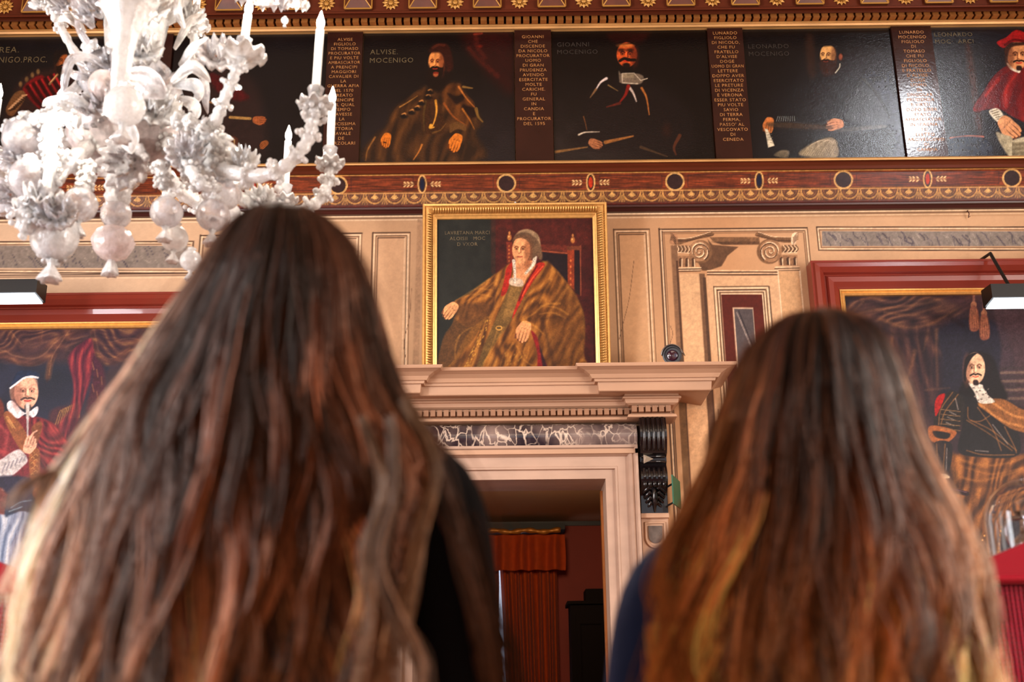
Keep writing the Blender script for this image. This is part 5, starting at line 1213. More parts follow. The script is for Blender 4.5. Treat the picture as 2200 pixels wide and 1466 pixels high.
# little white sensor clip above the frame
cl = at(1107, 439.5, YW-.11); b = MB(); b.box((cl.x-.009, YW-.125, cl.z-.006), (cl.x+.009, YW-.10, cl.z+.008)); b.box((cl.x-.004, YW-.125, cl.z+.008), (cl.x+.004, YW-.10, cl.z+.016))
tag(b.build('picture_clip', mat('white_clip', rgb(206,206,214), .4)), 'tiny white clip on the beam above the lady in the gilt frame', 'clip')
b = MB(); hk = at(2081, 460, YW-.03); b.tube([(hk.x, YW-.0, hk.z+.03),(hk.x-.004, YW-.03, hk.z+.028),(hk.x+.002, YW-.035, hk.z),(hk.x-.006, YW-.03, hk.z-.03),(hk.x+.006, YW-.035, hk.z-.02)], .0035, 6)
tag(b.build('iron_hook', M['darkwood']), 'small rusty hook in the wall above the marble strip at the right', 'hook')
# exit sign on two arms beside the console
es = empty('exit_sign', (xat(1449, 1060, YW-.12), YW-.1, zat(1060, YW-.1)), 'green emergency exit sign standing out from the wall on two black arms', 'sign')
sx0 = at(1441, 1035, YW-.30); sx1 = at(1458, 1020, YW-.10)
zt_, zb_ = zat(1029, YW-.2, 1449), zat(1090, YW-.2, 1449)
A = Vector((sx0.x, YW-.34, 0)); Bv = Vector((sx1.x, YW-.09, 0)); dirv = (Bv-A).normalized(); nv = Vector((dirv.y, -dirv.x, 0))
if nv.x > 0: nv = -nv
def splate(B, u0, u1, z0, z1, off0, off1):
    L_ = (Bv-A).length; pts = []
    for o in (off0, off1):
        for u, z in ((u0,z0),(u1,z0),(u1,z1),(u0,z1)): q = A + dirv*(u*L_) + nv*o; pts.append((q.x, q.y, z))
    B.add(pts, [(0,1,2,3),(7,6,5,4),(0,4,5,1),(1,5,6,2),(2,6,7,3),(3,7,4,0)])
H = zt_-zb_
b = MB(); splate(b, 0, 1, zb_, zt_, 0, -.008); b.build('plate', mat('sign_green', rgb(4,84,56), .5), es)
b = MB(); splate(b, .12, .30, zb_+H*.22, zb_+H*.78, .002, 0); splate(b, .38, .44, zb_+H*.3, zb_+H*.82, .002, 0)
splate(b, .58, .80, zb_+H*.55, zb_+H*.80, .002, 0); splate(b, .62, .92, zb_+H*.42, zb_+H*.55, .002, 0); splate(b, .56, .68, zb_+H*.3, zb_+H*.42, .002, 0)
b.build('pictogram', mat('sign_white', rgb(226,234,230), .4), es)
for zz in (zt_-.03, zb_+.035):
    b = MB(); q = A + dirv*.12; b.tube([(cx1-.004, YW-.12, zz-.01), (q.x-.0, q.y, zz)], .007, 8); b.build('support_arm', M['black'], es)
# ------------------------------------------------------------------ the blown glass chandelier
def glass_mat(name, tint, white, bscale=55, bstr=.8, rough=.08):
    """blown glass: clear refracting glass mixed with milky, light-scattering glass (white = share of milk)"""
    m_ = bpy.data.materials.new(name); m_.use_nodes = True; nt = m_.node_tree; b = nt.nodes['Principled BSDF']
    b.inputs['Base Color'].default_value = tint; b.inputs['Roughness'].default_value = .22
    b.inputs['IOR'].default_value = 1.5; b.inputs['Specular IOR Level'].default_value = .8
    b.inputs['Coat Weight'].default_value = 1.0; b.inputs['Coat Roughness'].default_value = .04
    g = nt.nodes.new('ShaderNodeBsdfPrincipled'); g.inputs['Base Color'].default_value = (.99,.98,.985,1); g.inputs['Transmission Weight'].default_value = 1.0
    g.inputs['Roughness'].default_value = rough; g.inputs['IOR'].default_value = 1.33
    tl_ = nt.nodes.new('ShaderNodeBsdfTranslucent'); tl_.inputs['Color'].default_value = tint
    m1 = nt.nodes.new('ShaderNodeMixShader'); m1.inputs[0].default_value = .5
    m2 = nt.nodes.new('ShaderNodeMixShader')
    tc = nt.nodes.new('ShaderNodeTexCoord'); n = nt.nodes.new('ShaderNodeTexNoise'); n.inputs['Scale'].default_value = bscale; n.inputs['Detail'].default_value = 3
    nt.links.new(tc.outputs['Object'], n.inputs['Vector'])
    bp = nt.nodes.new('ShaderNodeBump'); bp.inputs['Strength'].default_value = bstr; bp.inputs['Distance'].default_value = .008
    nt.links.new(n.outputs['Fac'], bp.inputs['Height'])
    for q in (b, g, tl_): nt.links.new(bp.outputs['Normal'], q.inputs['Normal'])
    n2 = nt.nodes.new('ShaderNodeTexNoise'); n2.inputs['Scale'].default_value = 22; n2.inputs['Detail'].default_value = 4
    nt.links.new(tc.outputs['Object'], n2.inputs['Vector'])
    mr = nt.nodes.new('ShaderNodeMapRange'); mr.inputs['From Min'].default_value = .3; mr.inputs['From Max'].default_value = .7
    mr.inputs['To Min'].default_value = max(0, white-.3); mr.inputs['To Max'].default_value = min(1, white+.3)
    nt.links.new(n2.outputs['Fac'], mr.inputs['Value'])
    nt.links.new(b.outputs[0], m1.inputs[1]); nt.links.new(tl_.outputs[0], m1.inputs[2])
    nt.links.new(g.outputs[0], m2.inputs[1]); nt.links.new(m1.outputs[0], m2.inputs[2]); nt.links.new(mr.outputs['Result'], m2.inputs[0])
    nt.links.new(m2.outputs[0], nt.nodes['Material Output'].inputs['Surface'])
    return m_
G1 = glass_mat('milky_glass', (.98,.965,.95,1), .74)
G2 = glass_mat('clear_ribbed_glass', (.96,.93,.95,1), .44, 40)
G3 = glass_mat('rosy_opal_glass', (.93,.82,.80,1), .66, 45)
M['candle'] = mat('candle_sleeve', (.93,.90,.84,1), .4, emit=(1,.86,.68,1), es=.25)
M['bulb'] = mat('glowing_bulb', (1,1,1,1), .3, emit=(1,.93,.82,1), es=55)
CHY = 3.9
K = CHY / 3.0                                   # the fitting is this much larger than its first sketch
ch = empty('chandelier', tuple(at(266, 300, CHY)), 'large white blown-glass chandelier with curling arms, leaves and lit candles, hanging upper left', 'chandelier')
def cpt(px, py, dy=0.0): return at(px, py, CHY + dy*K)
def axx(py): return at(266, py, CHY)
SC_ = (at(366,300,CHY)-at(266,300,CHY)).length / 100.0      # metres per pixel on the axis
AX = axx(300)
def zc(py): return axx(py).z
def on_axis(lst): return [(r*SC_, zc(py)) for r, py in lst]
def axis_lathe(name, lst, mt, n=32, rib=None, wave=None):
    b = MB(); b.lathe(on_axis(lst), (AX.x, AX.y, 0), (0,0,1), n, rib, wave); return b.build(name, mt, ch, smooth=True)
ribs12 = lambda a, i: 1 + .07*abs(math.sin(6*a)) 
ribs16 = lambda a, i: 1 + .05*math.cos(16*a)
axis_lathe('finial_tassel', [(1,556),(6,560),(9,568),(14,582),(15,592),(10,588),(3,570)], G1, 18, lambda a,i: 1+.25*math.cos(6*a))
def bumps(a, i): return 1 + .06*math.cos(11*a + i*1.7) + .05*math.sin(7*a - i*2.3)
axis_lathe('finial_ball', [(2,560),(18,556),(32,546),(41,530),(42,515),(34,500),(20,490),(8,486)], G3, 36, bumps)
axis_lathe('lower_ball', [(8,488),(22,482),(31,470),(32,456),(26,443),(14,437)], G2, 28, lambda a,i: 1+.03*math.cos(10*a))
axis_lathe('beaded_neck', [(14,440),(22,436),(26,424),(23,414),(28,404),(25,394),(30,384),(27,374),(34,366)], G1, 32, lambda a,i: 1+.12*math.cos(9*a+i*3.1))
axis_lathe('neck_collar', [(30,372),(38,356),(50,340),(66,322),(72,316),(66,320),(44,346),(28,366)], G1, 40, None, lambda a,i: (.012*math.cos(10*a) if 2 < i < 6 else 0))
axis_lathe('main_bowl', [(26,362),(54,356),(86,342),(108,318),(117,292),(113,268),(104,256),(101,262),(108,280),(104,304),(84,330),(50,346),(20,350)], G3, 64, lambda a,i: 1+.025*math.cos(24*a), lambda a,i: (.012*math.cos(16*a) if 4 < i < 8 else 0))
axis_lathe('bowl_rim_beads', [(104,262),(112,256),(118,262),(112,268),(104,262)], G1, 90, lambda a,i: 1+.03*math.cos(28*a), lambda a,i: .006*math.cos(28*a))
axis_lathe('crown_cup', [(34,262),(58,240),(80,205),(100,180),(112,168),(104,176),(76,206),(48,244),(26,262)], G2, 48, lambda a,i: 1+.05*math.cos(12*a), lambda a,i: (.022*math.cos(7*a) if 2 < i < 6 else 0))
axis_lathe('shaft', [(20,270),(26,240),(22,210),(30,180),(44,150),(56,110),(62,70),(66,40),(58,20),(36,10),(30,-20),(40,-60),(34,-140),(22,-200)], G1, 40, lambda a,i: 1+.07*abs(math.cos(7*a)))
axis_lathe('upper_cup', [(40,60),(76,30),(96,0),(104,-20),(112,-34),(98,-20),(70,18),(36,44)], G1, 48, lambda a,i: 1+.06*math.cos(12*a), lambda a,i: (.02*math.cos(9*a) if 2 < i < 6 else 0))
b = MB(); zt = ROOM_H; b.tube([(AX.x, AX.y, zc(-190)), (AX.x, AX.y, zt-.02)], .008, 8); 
for k in range(24):
    z = zc(-200) + (zt-zc(-200))*k/24
    b.ball((AX.x, AX.y, z), .018, .018, .03, 8, 6)
b.build('hanging_chain', M['giltstrip'], ch, smooth=True)

def petal_disc(B, c, axv, R, h, n=8, depth=.35, seed=0):
    """a ruffled flower cup opening along axv"""
    rnd = random.Random(seed); ph = rnd.uniform(0, 6)
    pr = [(R*.12, 0), (R*.34, h*.06), (R*.62, h*.28), (R*.88, h*.62), (R*1.0, h*.55), (R*1.06, h*.25), (R*.98, h*.42), (R*.84, h*.50), (R*.58, h*.18), (R*.3, -h*.02), (R*.1, -h*.06)]
    B.lathe(pr, c, axv, 40, lambda a, i: 1 + (.09*math.cos(n*a+ph) if 2 < i < 9 else 0), lambda a, i: (depth*h*math.cos(n*a+ph+.6) * (1 if 3 < i < 7 else .4 if 2 < i < 9 else 0)))
def twisted_arm(name, pts, r0, r1, mt, seed=0, twist=True):
    P = catmull(pts, 10); n = len(P); B = MB(); r0, r1 = r0*K, r1*K
    rr = [(r0 + (r1-r0)*i/(n-1)) * (1 + .16*math.sin(i*1.9)) for i in range(n)]
    B.tube([tuple(q) for q in P], rr, 14, rfun=lambda i, a: 1 + .14*math.cos(5*a + i*.55))
    return B.build(name, mt, ch, smooth=True), P
def frills(par, P, every, R, mt, seed=0):
    """the beaded collars pinched along an arm"""
    B = MB(); rnd = random.Random(seed); R = R*K
    for i in range(every//2, len(P)-1, every):
        t = Vector(P[min(i+1, len(P)-1)] - P[i-1]).normalized(); c = Vector(P[i])
        ref = Vector((0,0,1)) if abs(t.z) < .9 else Vector((1,0,0)); u = ref.cross(t).normalized(); w = t.cross(u)
        for k in range(9):
            a = 2*math.pi*k/9 + rnd.uniform(-.2,.2); q = c + (u*math.cos(a)+w*math.sin(a))*R*rnd.uniform(.85,1.15)
            B.ball(tuple(q), R*.30, n=7, m_=5)
    if B.v: tag(B.build('beaded_frill', mt, par, smooth=True), kind='stuff')
def candle(par, base, L, lean=(0,0), r=.0112):
    b0 = Vector(base); d = Vector((lean[0], lean[1], 1)).normalized(); r, L = r*K, L*K
    B = MB(); B.lathe([(r*1.25,-.012),(r*1.75,0),(r*1.6,.04),(r*1.95,.066),(r*1.5,.064),(r*1.35,0)], b0, d, 16, lambda a,i: 1+.06*math.cos(6*a)); B.build('candle_socket', G2, par, smooth=True)
    B = MB(); B.lathe([(0,0),(r,.0),(r,L*.985),(r*.8,L),(0,L)], b0, d, 16); B.build('candle', M['candle'], par, smooth=True)
    B = MB(); t0 = L; B.lathe([(q*K,t0+h*K) for q,h in ((0,-.002),(.006,0),(.0105,.014),(.0105,.024),(.006,.038),(.0022,.052),(0,.058))], b0, d, 14); B.build('bulb', M['bulb'], par, smooth=True)
    ld = bpy.data.lights.new('bulb_light', 'POINT'); ld.energy = 23; ld.color = (1, .9, .78); ld.shadow_soft_size = .02
    lo = bpy.data.objects.new('bulb_light', ld); COL.objects.link(lo); lo.location = b0 + d*(t0 + .10)
def arm(pts, r0=.020, r1=.014, cup=.055, L=.19, lean=(0,0), seed=0, frill=7, candle_on=True):
    A_, P = twisted_arm('arm', pts, r0, r1, G1, seed)
    frills(A_, P, frill, r0*1.35, G1, seed)
    e = Vector(P[-1]); B = MB(); cup = cup*K; petal_disc(B, e, (lean[0],lean[1],1), cup, cup*.62, 8, .3, seed); B.build('drip_cup', G1, A_, smooth=True)
    if candle_on: candle(A_, e + Vector((0,0,.012)), L, lean)
    return A_, P
# arms: hub -> low belly -> upturned cup, each a curve in space round the axis
ARMS = [
 ([cpt(330,300,-.02), cpt(420,330,-.10), cpt(500,372,-.18), cpt(585,372,-.24), cpt(650,320,-.27), cpt(672,262,-.28), cpt(676,232,-.28)], .045, .235, (.02,.0)),
 ([cpt(340,320,.05), cpt(430,372,.10), cpt(520,428,.12), cpt(610,456,.12), cpt(675,440,.12), cpt(704,395,.12), cpt(708,356,.12)], .042, .205, (.0,.0)),
 ([cpt(330,330,.10), cpt(380,400,.28), cpt(450,450,.38), cpt(540,470,.42), cpt(598,452,.42), cpt(612,434,.42)], .040, .215, (0,0)),
 ([cpt(320,330,.12), cpt(370,400,.35), cpt(430,440,.5), cpt(480,440,.55), cpt(512,405,.55)], .036, .10, (0,0)),
 ([cpt(210,300,-.05), cpt(150,350,-.2), cpt(90,420,-.32), cpt(50,470,-.36), cpt(60,490,-.36), cpt(92,455,-.36)], .046, .16, (.02,0)),
 ([cpt(220,300,.02), cpt(140,300,.05), cpt(60,330,.08), cpt(0,360,.1), cpt(-60,360,.1), cpt(-110,300,.1), cpt(-118,250,.1)], .045, .2, (0,0)),
 ([cpt(220,310,.1), cpt(150,350,.3), cpt(80,380,.42), cpt(20,380,.45), cpt(-20,330,.45)], .04, .2, (0,0)),
]
for i, (pts, cup, L, lean) in enumerate(ARMS): arm(pts, .021, .0145, cup, L, lean, i)
# upper tier arms
arm([cpt(420,330,-.05), cpt(452,280,-.16), cpt(478,225,-.22), cpt(500,170,-.25), cpt(520,125,-.26)], .018, .013, .060, .13, (.06,0), 11, 8)
arm([cpt(310,200,.05), cpt(370,190,.12), cpt(410,130,.16), cpt(418,60,.17)], .014, .011, .045, .12, (0,0), 12, 8)
arm([cpt(226,190,.05), cpt(180,140,.1), cpt(130,60,.12), cpt(110,12,.12)], .014, .011, .045, .12, (0,0), 13, 8)
# flower cup at the top of the frame, right, with its small pendant
def pendant_ball(px, py, R, dy, name='pendant', mt=G2, top=None, squash=1.0, seed=0, tassel=True, chain=()):
    c = cpt(px, py, dy); k = SC_*R; T = MB()
    T.lathe([(k*.25, k*squash*1.3), (k*.42, k*squash*1.12), (k*.2, k*squash*.98)], c, (0,0,1), 18, lambda a,i: 1+.2*math.cos(6*a))
    if top is not None: t_ = cpt(*top); T.tube([tuple(c+Vector((0,0,k*squash))), tuple(t_)], .004, 6)
    r = T.build(name, G1, ch, smooth=True)
    B = MB(); B.ball(tuple(c), k, k, k*squash, 26, 14, lambda a, t: 1 + .035*math.cos(12*a+t*1.5)); B.build('ball', mt, r, smooth=True)
    if tassel:
        B = MB(); z = -k*squash
        B.lathe([(0, z+.004), (k*.22, z), (k*.12, z-k*.25), (k*.38, z-k*.75), (k*.46, z-k*.95), (k*.28, z-k*.8), (0, z-k*.4)], c, (0,0,1), 22, lambda a,i: 1+.22*math.cos(5*a)); B.build('tassel', G1, r, smooth=True)
    return r
for q in ((172,440,33,-.28,(178,375,-.2)), (358,456,31,-.22,(350,385,-.15)), (458,462,33,-.15,(420,395,-.1)), (52,296,42,-.22,(100,250,-.1)), (62,384,38,-.30,(90,340,-.2)),
          (268,228,36,-.52,(262,150,-.45))):
    pendant_ball(q[0], q[1], q[2], q[3], top=q[4], mt=G1 if q[1] == 228 else G2)
for q in ((8,440,13,-.1),(500,455,16,.1),(375,512,27,-.1),(410,560,22,0)): pendant_ball(q[0], q[1], q[2], q[3], mt=G1)
pendant_ball(476,350,44,-.10, mt=G1, squash=1.1, tassel=False); pendant_ball(476,416,40,-.08, mt=G2, squash=.85, tassel=False)
pendant_ball(118,505,44,-.30, mt=G1, squash=1.15)
pendant_ball(300,190,26,.1, mt=G2, tassel=False)
# fluted tube coming forward from the crown, holding the front pendant
b = MB(); b.lathe([(r*SC_*.86, at(264,py,CHY-.48*K).z) for r, py in ((16,215),(18,190),(20,150),(22,110),(28,70),(40,40),(52,20),(66,8),(58,14),(30,40),(16,80))], (cpt(264,120,-.48).x, CHY-.48*K, 0), (0,0,1), 28, lambda a,i: 1+.08*math.cos(8*a))
b.build('fluted_trumpet', G1, ch, smooth=True)
# flowers
def flower(px, py, R, dy, axv, seed):
    B = MB(); c = cpt(px, py, dy); k = SC_*R
    for ring, (rr, hh) in enumerate(((1.0, .5), (.5, .9))):
        petal_disc(B, c + Vector(axv).normalized()*k*.2*ring, axv, k*rr, k*hh, 13-5*ring, .5, seed+ring)
    return B.build('glass_flower', G1 if seed % 2 else G2, ch, smooth=True)
for i, q in enumerate(((468,120,46,.05,(.3,-1,.2)), (400,34,40,.1,(.3,-.8,.3)), (560,10,52,-.15,(.1,-.4,1)), (620,12,40,-.1,(.2,-.4,1)), (142,8,34,0,(-.4,-1,.2)), (90,2,26,0,(-.4,-1,.2)), (205,20,44,-.1,(-.2,-1,.3)), (320,20,46,-.15,(.2,-1,.3)),
        (210,240,44,-.12,(-.4,-1,.1)), (340,236,46,-.1,(.5,-1,.2)), (230,140,38,-.1,(-.3,-1,.2)), (306,110,42,-.12,(.2,-1,.2)), (436,300,44,-.1,(.3,-1,.3)), (110,300,34,-.2,(-.4,-1,.1)), (20,420,36,-.2,(-.2,-1,-.3)), (84,440,42,-.34,(-.1,-.5,1)), (124,460,36,-.36,(.2,-1,.1)), (560,430,34,.12,(0,-1,.2)), (30,340,30,-.2,(-.3,-1,0)), (520,350,34,-.15,(.1,-1,.4)), (400,330,38,-.2,(.2,-1,0)), (118,536,30,-.28,(0,-1,-.4)), (268,350,52,-.1,(0,-1,-.5)))):
    flower(*q, seed=i*3)
b = MB(); q = cpt(572,48,-.15)
pendant_ball(612,44,8,-.1, mt=G1); pendant_ball(118,36,9,0, mt=G1, squash=1.5, tassel=False); pendant_ball(598,405,9,0, mt=G1)
# long curling leaves
def leaf(pts, w, mt, name='glass_leaf', curl=.35):
    P = catmull(pts, 7); n = len(P); B = MB(); m_ = 9; vs = []
    for i in range(n):
        t = Vector(P[min(i+1,n-1)] - P[max(i-1,0)]).normalized(); view = Vector((0,1,.35)).normalized()
        side = t.cross(view).normalized(); up = side.cross(t); s_ = i/(n-1); ww = w*(math.sin(math.pi*min(1, s_*.92+.08))**.7)*(1.0)
        for k in range(m_):
            v = -1 + 2*k/(m_-1)
            vs.append(tuple(Vector(P[i]) + side*(ww*v) + up*(curl*ww*(v*v) + .12*ww*math.cos(v*9))))
    fs = [(i*m_+k, i*m_+k+1, (i+1)*m_+k+1, (i+1)*m_+k) for i in range(n-1) for k in range(m_-1)]
    B.add(vs, fs); k = len(vs); B.add([(x, y+.004, z) for x, y, z in vs], [f[::-1] for f in fs])
    return B.build(name, mt, ch, smooth=True)
LV = [
 ([(238,150),(205,128),(175,120),(150,130),(139,165),(135,190),(122,202)], 10), ([(208,150),(196,120),(196,90),(204,82)], 14), ([(205,84),(190,90),(181,110),(179,124)], 13),
 ([(206,170),(180,165),(155,158),(150,145)], 9), ([(195,158),(176,170),(160,190),(142,206),(130,214),(100,218),(90,228)], 14), ([(205,245),(180,225),(150,208),(120,218),(96,234)], 11), ([(206,245),(150,244),(130,262),(120,268)], 12),
 ([(374,105),(392,70),(410,40),(436,24)], 9), ([(384,140),(400,120),(418,95),(446,80)], 9), ([(372,186),(390,165),(410,140),(440,110)], 7), ([(368,176),(395,150),(415,142),(436,158),(452,176)], 13), ([(370,182),(400,180),(420,184),(424,205),(412,225)], 14), ([(410,150),(432,160),(440,190),(441,220),(446,245)], 10),
 ([(384,210),(410,222),(418,240),(414,258)], 14), ([(322,248),(345,222),(365,215),(392,240)], 15), ([(198,240),(220,240),(250,244),(270,262)], 10), ([(150,250),(175,225),(185,200),(210,180)], 9),
 ([(182,70),(160,45),(140,35),(120,44)], 12), ([(200,60),(170,20),(150,-10)], 14), ([(340,60),(372,30),(384,0),(396,-20)], 12), ([(395,60),(380,20),(386,-30)], 10), ([(210,120),(186,90),(168,60),(160,20)], 8)]
for i, (pts, w) in enumerate(LV):
    dy = -.12 + .05*((i*7) % 5)
    n = len(pts); leaf([cpt(x, y, dy - .05*math.sin(math.pi*j/(n-1))) for j, (x, y) in enumerate(pts)], w*SC_, G1 if i % 3 else G2)
# the broad translucent petals of the crown
leaf([cpt(262,168,-.2), cpt(300,172,-.24), cpt(330,190,-.24), cpt(352,212,-.2)], 30*SC_, G2, 'broad_petal', .1)
leaf([cpt(250,190,-.15), cpt(222,170,-.2), cpt(208,190,-.2), cpt(220,222,-.15)], 22*SC_, G3, 'broad_petal', .1)
leaf([cpt(268,255,-.42), cpt(276,285,-.44), cpt(278,310,-.44), cpt(282,330,-.43)], 17*SC_, G1, 'broad_petal', .3)
# glass rope swags between the bowl and the arms
for i, q in enumerate((((170,262,-.3),(120,250,-.3),(60,262,-.25),(10,280,-.2)), ((370,262,-.2),(410,262,-.2),(452,290,-.18),(480,330,-.15)), ((130,330,-.25),(110,360,-.3),(80,352,-.3)), ((150,230,-.2),(112,250,-.25),(104,290,-.3),(118,330,-.3)), ((400,350,-.2),(430,395,-.25),(470,405,-.2)), ((340,350,-.2),(350,385,-.2),(352,405,-.2)), ((392,340,-.15),(412,380,-.15),(425,410,-.12)), ((195,350,-.2),(185,385,-.22),(182,415,-.24)), ((96,310,-.3),(112,340,-.3),(104,390,-.34)))):
    o, P = twisted_arm('glass_rope', [cpt(*v) for v in q], .017, .013, G1, i); frills(o, P, 6, .022, G1, i+20)
# ------------------------------------------------------------------ red display cases with perforated fronts, and a glass dome
red_m = mat('red_lacquered_metal', rgb(150,14,34), .28, coat=.3)
redw_m = mat('red_wire', rgb(150,20,44), .4)
back_m = mat('pale_backing', rgb(196,160,178), .5)  # pale colour stands in for the light behind the mesh holes
slot_m = mat('deep_red_slot', rgb(120,6,16), .5)
def case(name, xl, apex, xr, Y, py_low, py_edge, slope, lab, slots=True):
    zl = at(1100, py_low, Y).z; H0 = at(1100, py_edge, Y).z
    root = empty(name, (apex, Y+.3, 0), lab, 'display case', 'red display cases')
    D = .55; B = MB(); za = H0 + abs(apex-(xl if abs(apex-xl) > abs(apex-xr) else xr))*slope
    zL = za - abs(apex-xl)*slope; zR = za - abs(apex-xr)*slope
    ring = lambda y, g: [(xl-g, y, zl), (xr+g, y, zl), (xr+g, y, zR+.0), (apex, y, za), (xl-g, y, zL)]
    B.add(ring(Y-.02, .02) + ring(Y+.035, .02), [(0,1,2,3,4),(9,8,7,6,5),(0,5,6,1),(1,6,7,2),(2,7,8,3),(3,8,9,4),(4,9,5,0)])
    B.build('gabled_board', red_m, root)
    B = MB(); B.box((xl-.02, Y+.036, zl), (xr+.02, Y+D, zl+.02)); B.build('top', red_m, root)
    B = MB(); B.tube([(xl-.02, Y-.022, zl+.012), (xr+.02, Y-.022, zl+.012)], .009, 8); B.build('edge_bead', red_m, root)
    B = MB(); B.box((xl, Y+.04, .0), (xr, Y+D-.02, zl)); B.build('body', red_m, root)
    B = MB(); B.box((xl+.01, Y+.03, .02), (xr-.01, Y+.0395, zl-.004)); B.build('backing_panel', back_m, root)
    B = MB(); p_ = .0118; z = .04
    while z < zl-.004: B.box((xl, Y+.0005, z), (xr, Y+.006, z+.0048)); z += p_
    x = xl
    while x < xr: B.box((x, Y-.003, .02), (x+.0052, Y+.002, zl-.002)); x += p_
    tag(B.build('wire_mesh', redw_m, root), kind='stuff')
    if slots:
        z1 = at(1100, 1290, Y).z; z0 = at(1100, 1346, Y).z; x = xl + .0
        while x < xr - .05:
            B = MB(); B.box((x+.014, Y-.007, z0), (x+.046, Y-.0035, z1)); B.build('vent_slot', slot_m, root); x += .088
    B = MB()
    for fx in (xl+.04, xr-.04): B.box((fx-.02, Y+.05, 0), (fx+.02, Y+.09, .02))
    return root, zL, zR, za
YQ = 3.0
xr_l = xat(2040, 1250, YQ)
caseR, _, _, zaR = case('display_case', xr_l, xr_l+.75, xr_l+1.5, YQ, 1268, 1252, .40, 'red display case with perforated front, at the right edge under the glass dome')
xl_r = xat(118, 1250, YQ)
caseL, _, _, zaL = case('display_case', xl_r-1.5, xl_r-.75, xl_r, YQ, 1272, 1252, .40, 'red display case with perforated front, at the left edge beside the taller woman', slots=False)
# the dome stands on a small levelled base on the slope
dR = .112; dc = at(2124, 1150, YQ+.2); dx = dc.x + dR
zb_ = at(1100, 1268, YQ).z + .041; ztop_ = at(2190, 1031, YQ+.2).z
dome = empty('glass_dome', (dx, YQ+.2, zb_), 'clear glass bell dome standing on the red display case at the right edge', 'glass dome')
b = MB(); Hd = ztop_-zb_; pr = [(dR, .0), (dR, Hd-dR)] + [(dR*math.cos(t), Hd-dR+dR*math.sin(t)) for t in np.linspace(.1, math.pi/2, 12)]
inn = [(max(0,(r-.004)), h-.004) for r, h in pr[::-1]]
b.lathe(pr+inn, (dx, YQ+.2, zb_), (0,0,1), 48)
M['dome'] = mat('thin_clear_glass', (.97,.98,1,1), .02, trans=1.0, ior=1.25)
b.build('bell', M['dome'], dome, smooth=True)
b = MB(); b.lathe([(0,-.02),(dR+.012,-.02),(dR+.012,-.008),(dR-.006,-.006),(0,-.006)], (dx, YQ+.2, zb_), (0,0,1), 48); b.build('base_disc', red_m, dome)
sil = mat('silver_glass', rgb(206,202,206), .12, metal=.8)
vs_ = empty('silver_vase', (dx+.01, YQ+.2, zb_-.005), 'small silvery fluted vase inside the glass dome', 'vase')
b = MB(); b.lathe([(0,0),(.05,.0),(.045,.012),(.016,.02),(.02,.04),(.052,.07),(.056,.10),(.03,.125),(.026,.16),(.04,.185),(.034,.18),(.02,.15)], (dx+.01, YQ+.2, zb_-.005), (0,0,1), 32, lambda a,i: 1+.06*math.cos(12*a)); b.build('vessel', sil, vs_, smooth=True)
b = MB(); b.tube(catmull([(dx+.04,YQ+.19,zb_+.16),(dx+.08,YQ+.185,zb_+.15),(dx+.085,YQ+.185,zb_+.10),(dx+.055,YQ+.19,zb_+.06)],6), .006, 8); b.tube(catmull([(dx-.02,YQ+.19,zb_+.16),(dx-.06,YQ+.185,zb_+.15),(dx-.065,YQ+.185,zb_+.10),(dx-.035,YQ+.19,zb_+.06)],6), .006, 8); b.build('handle', sil, vs_, smooth=True)

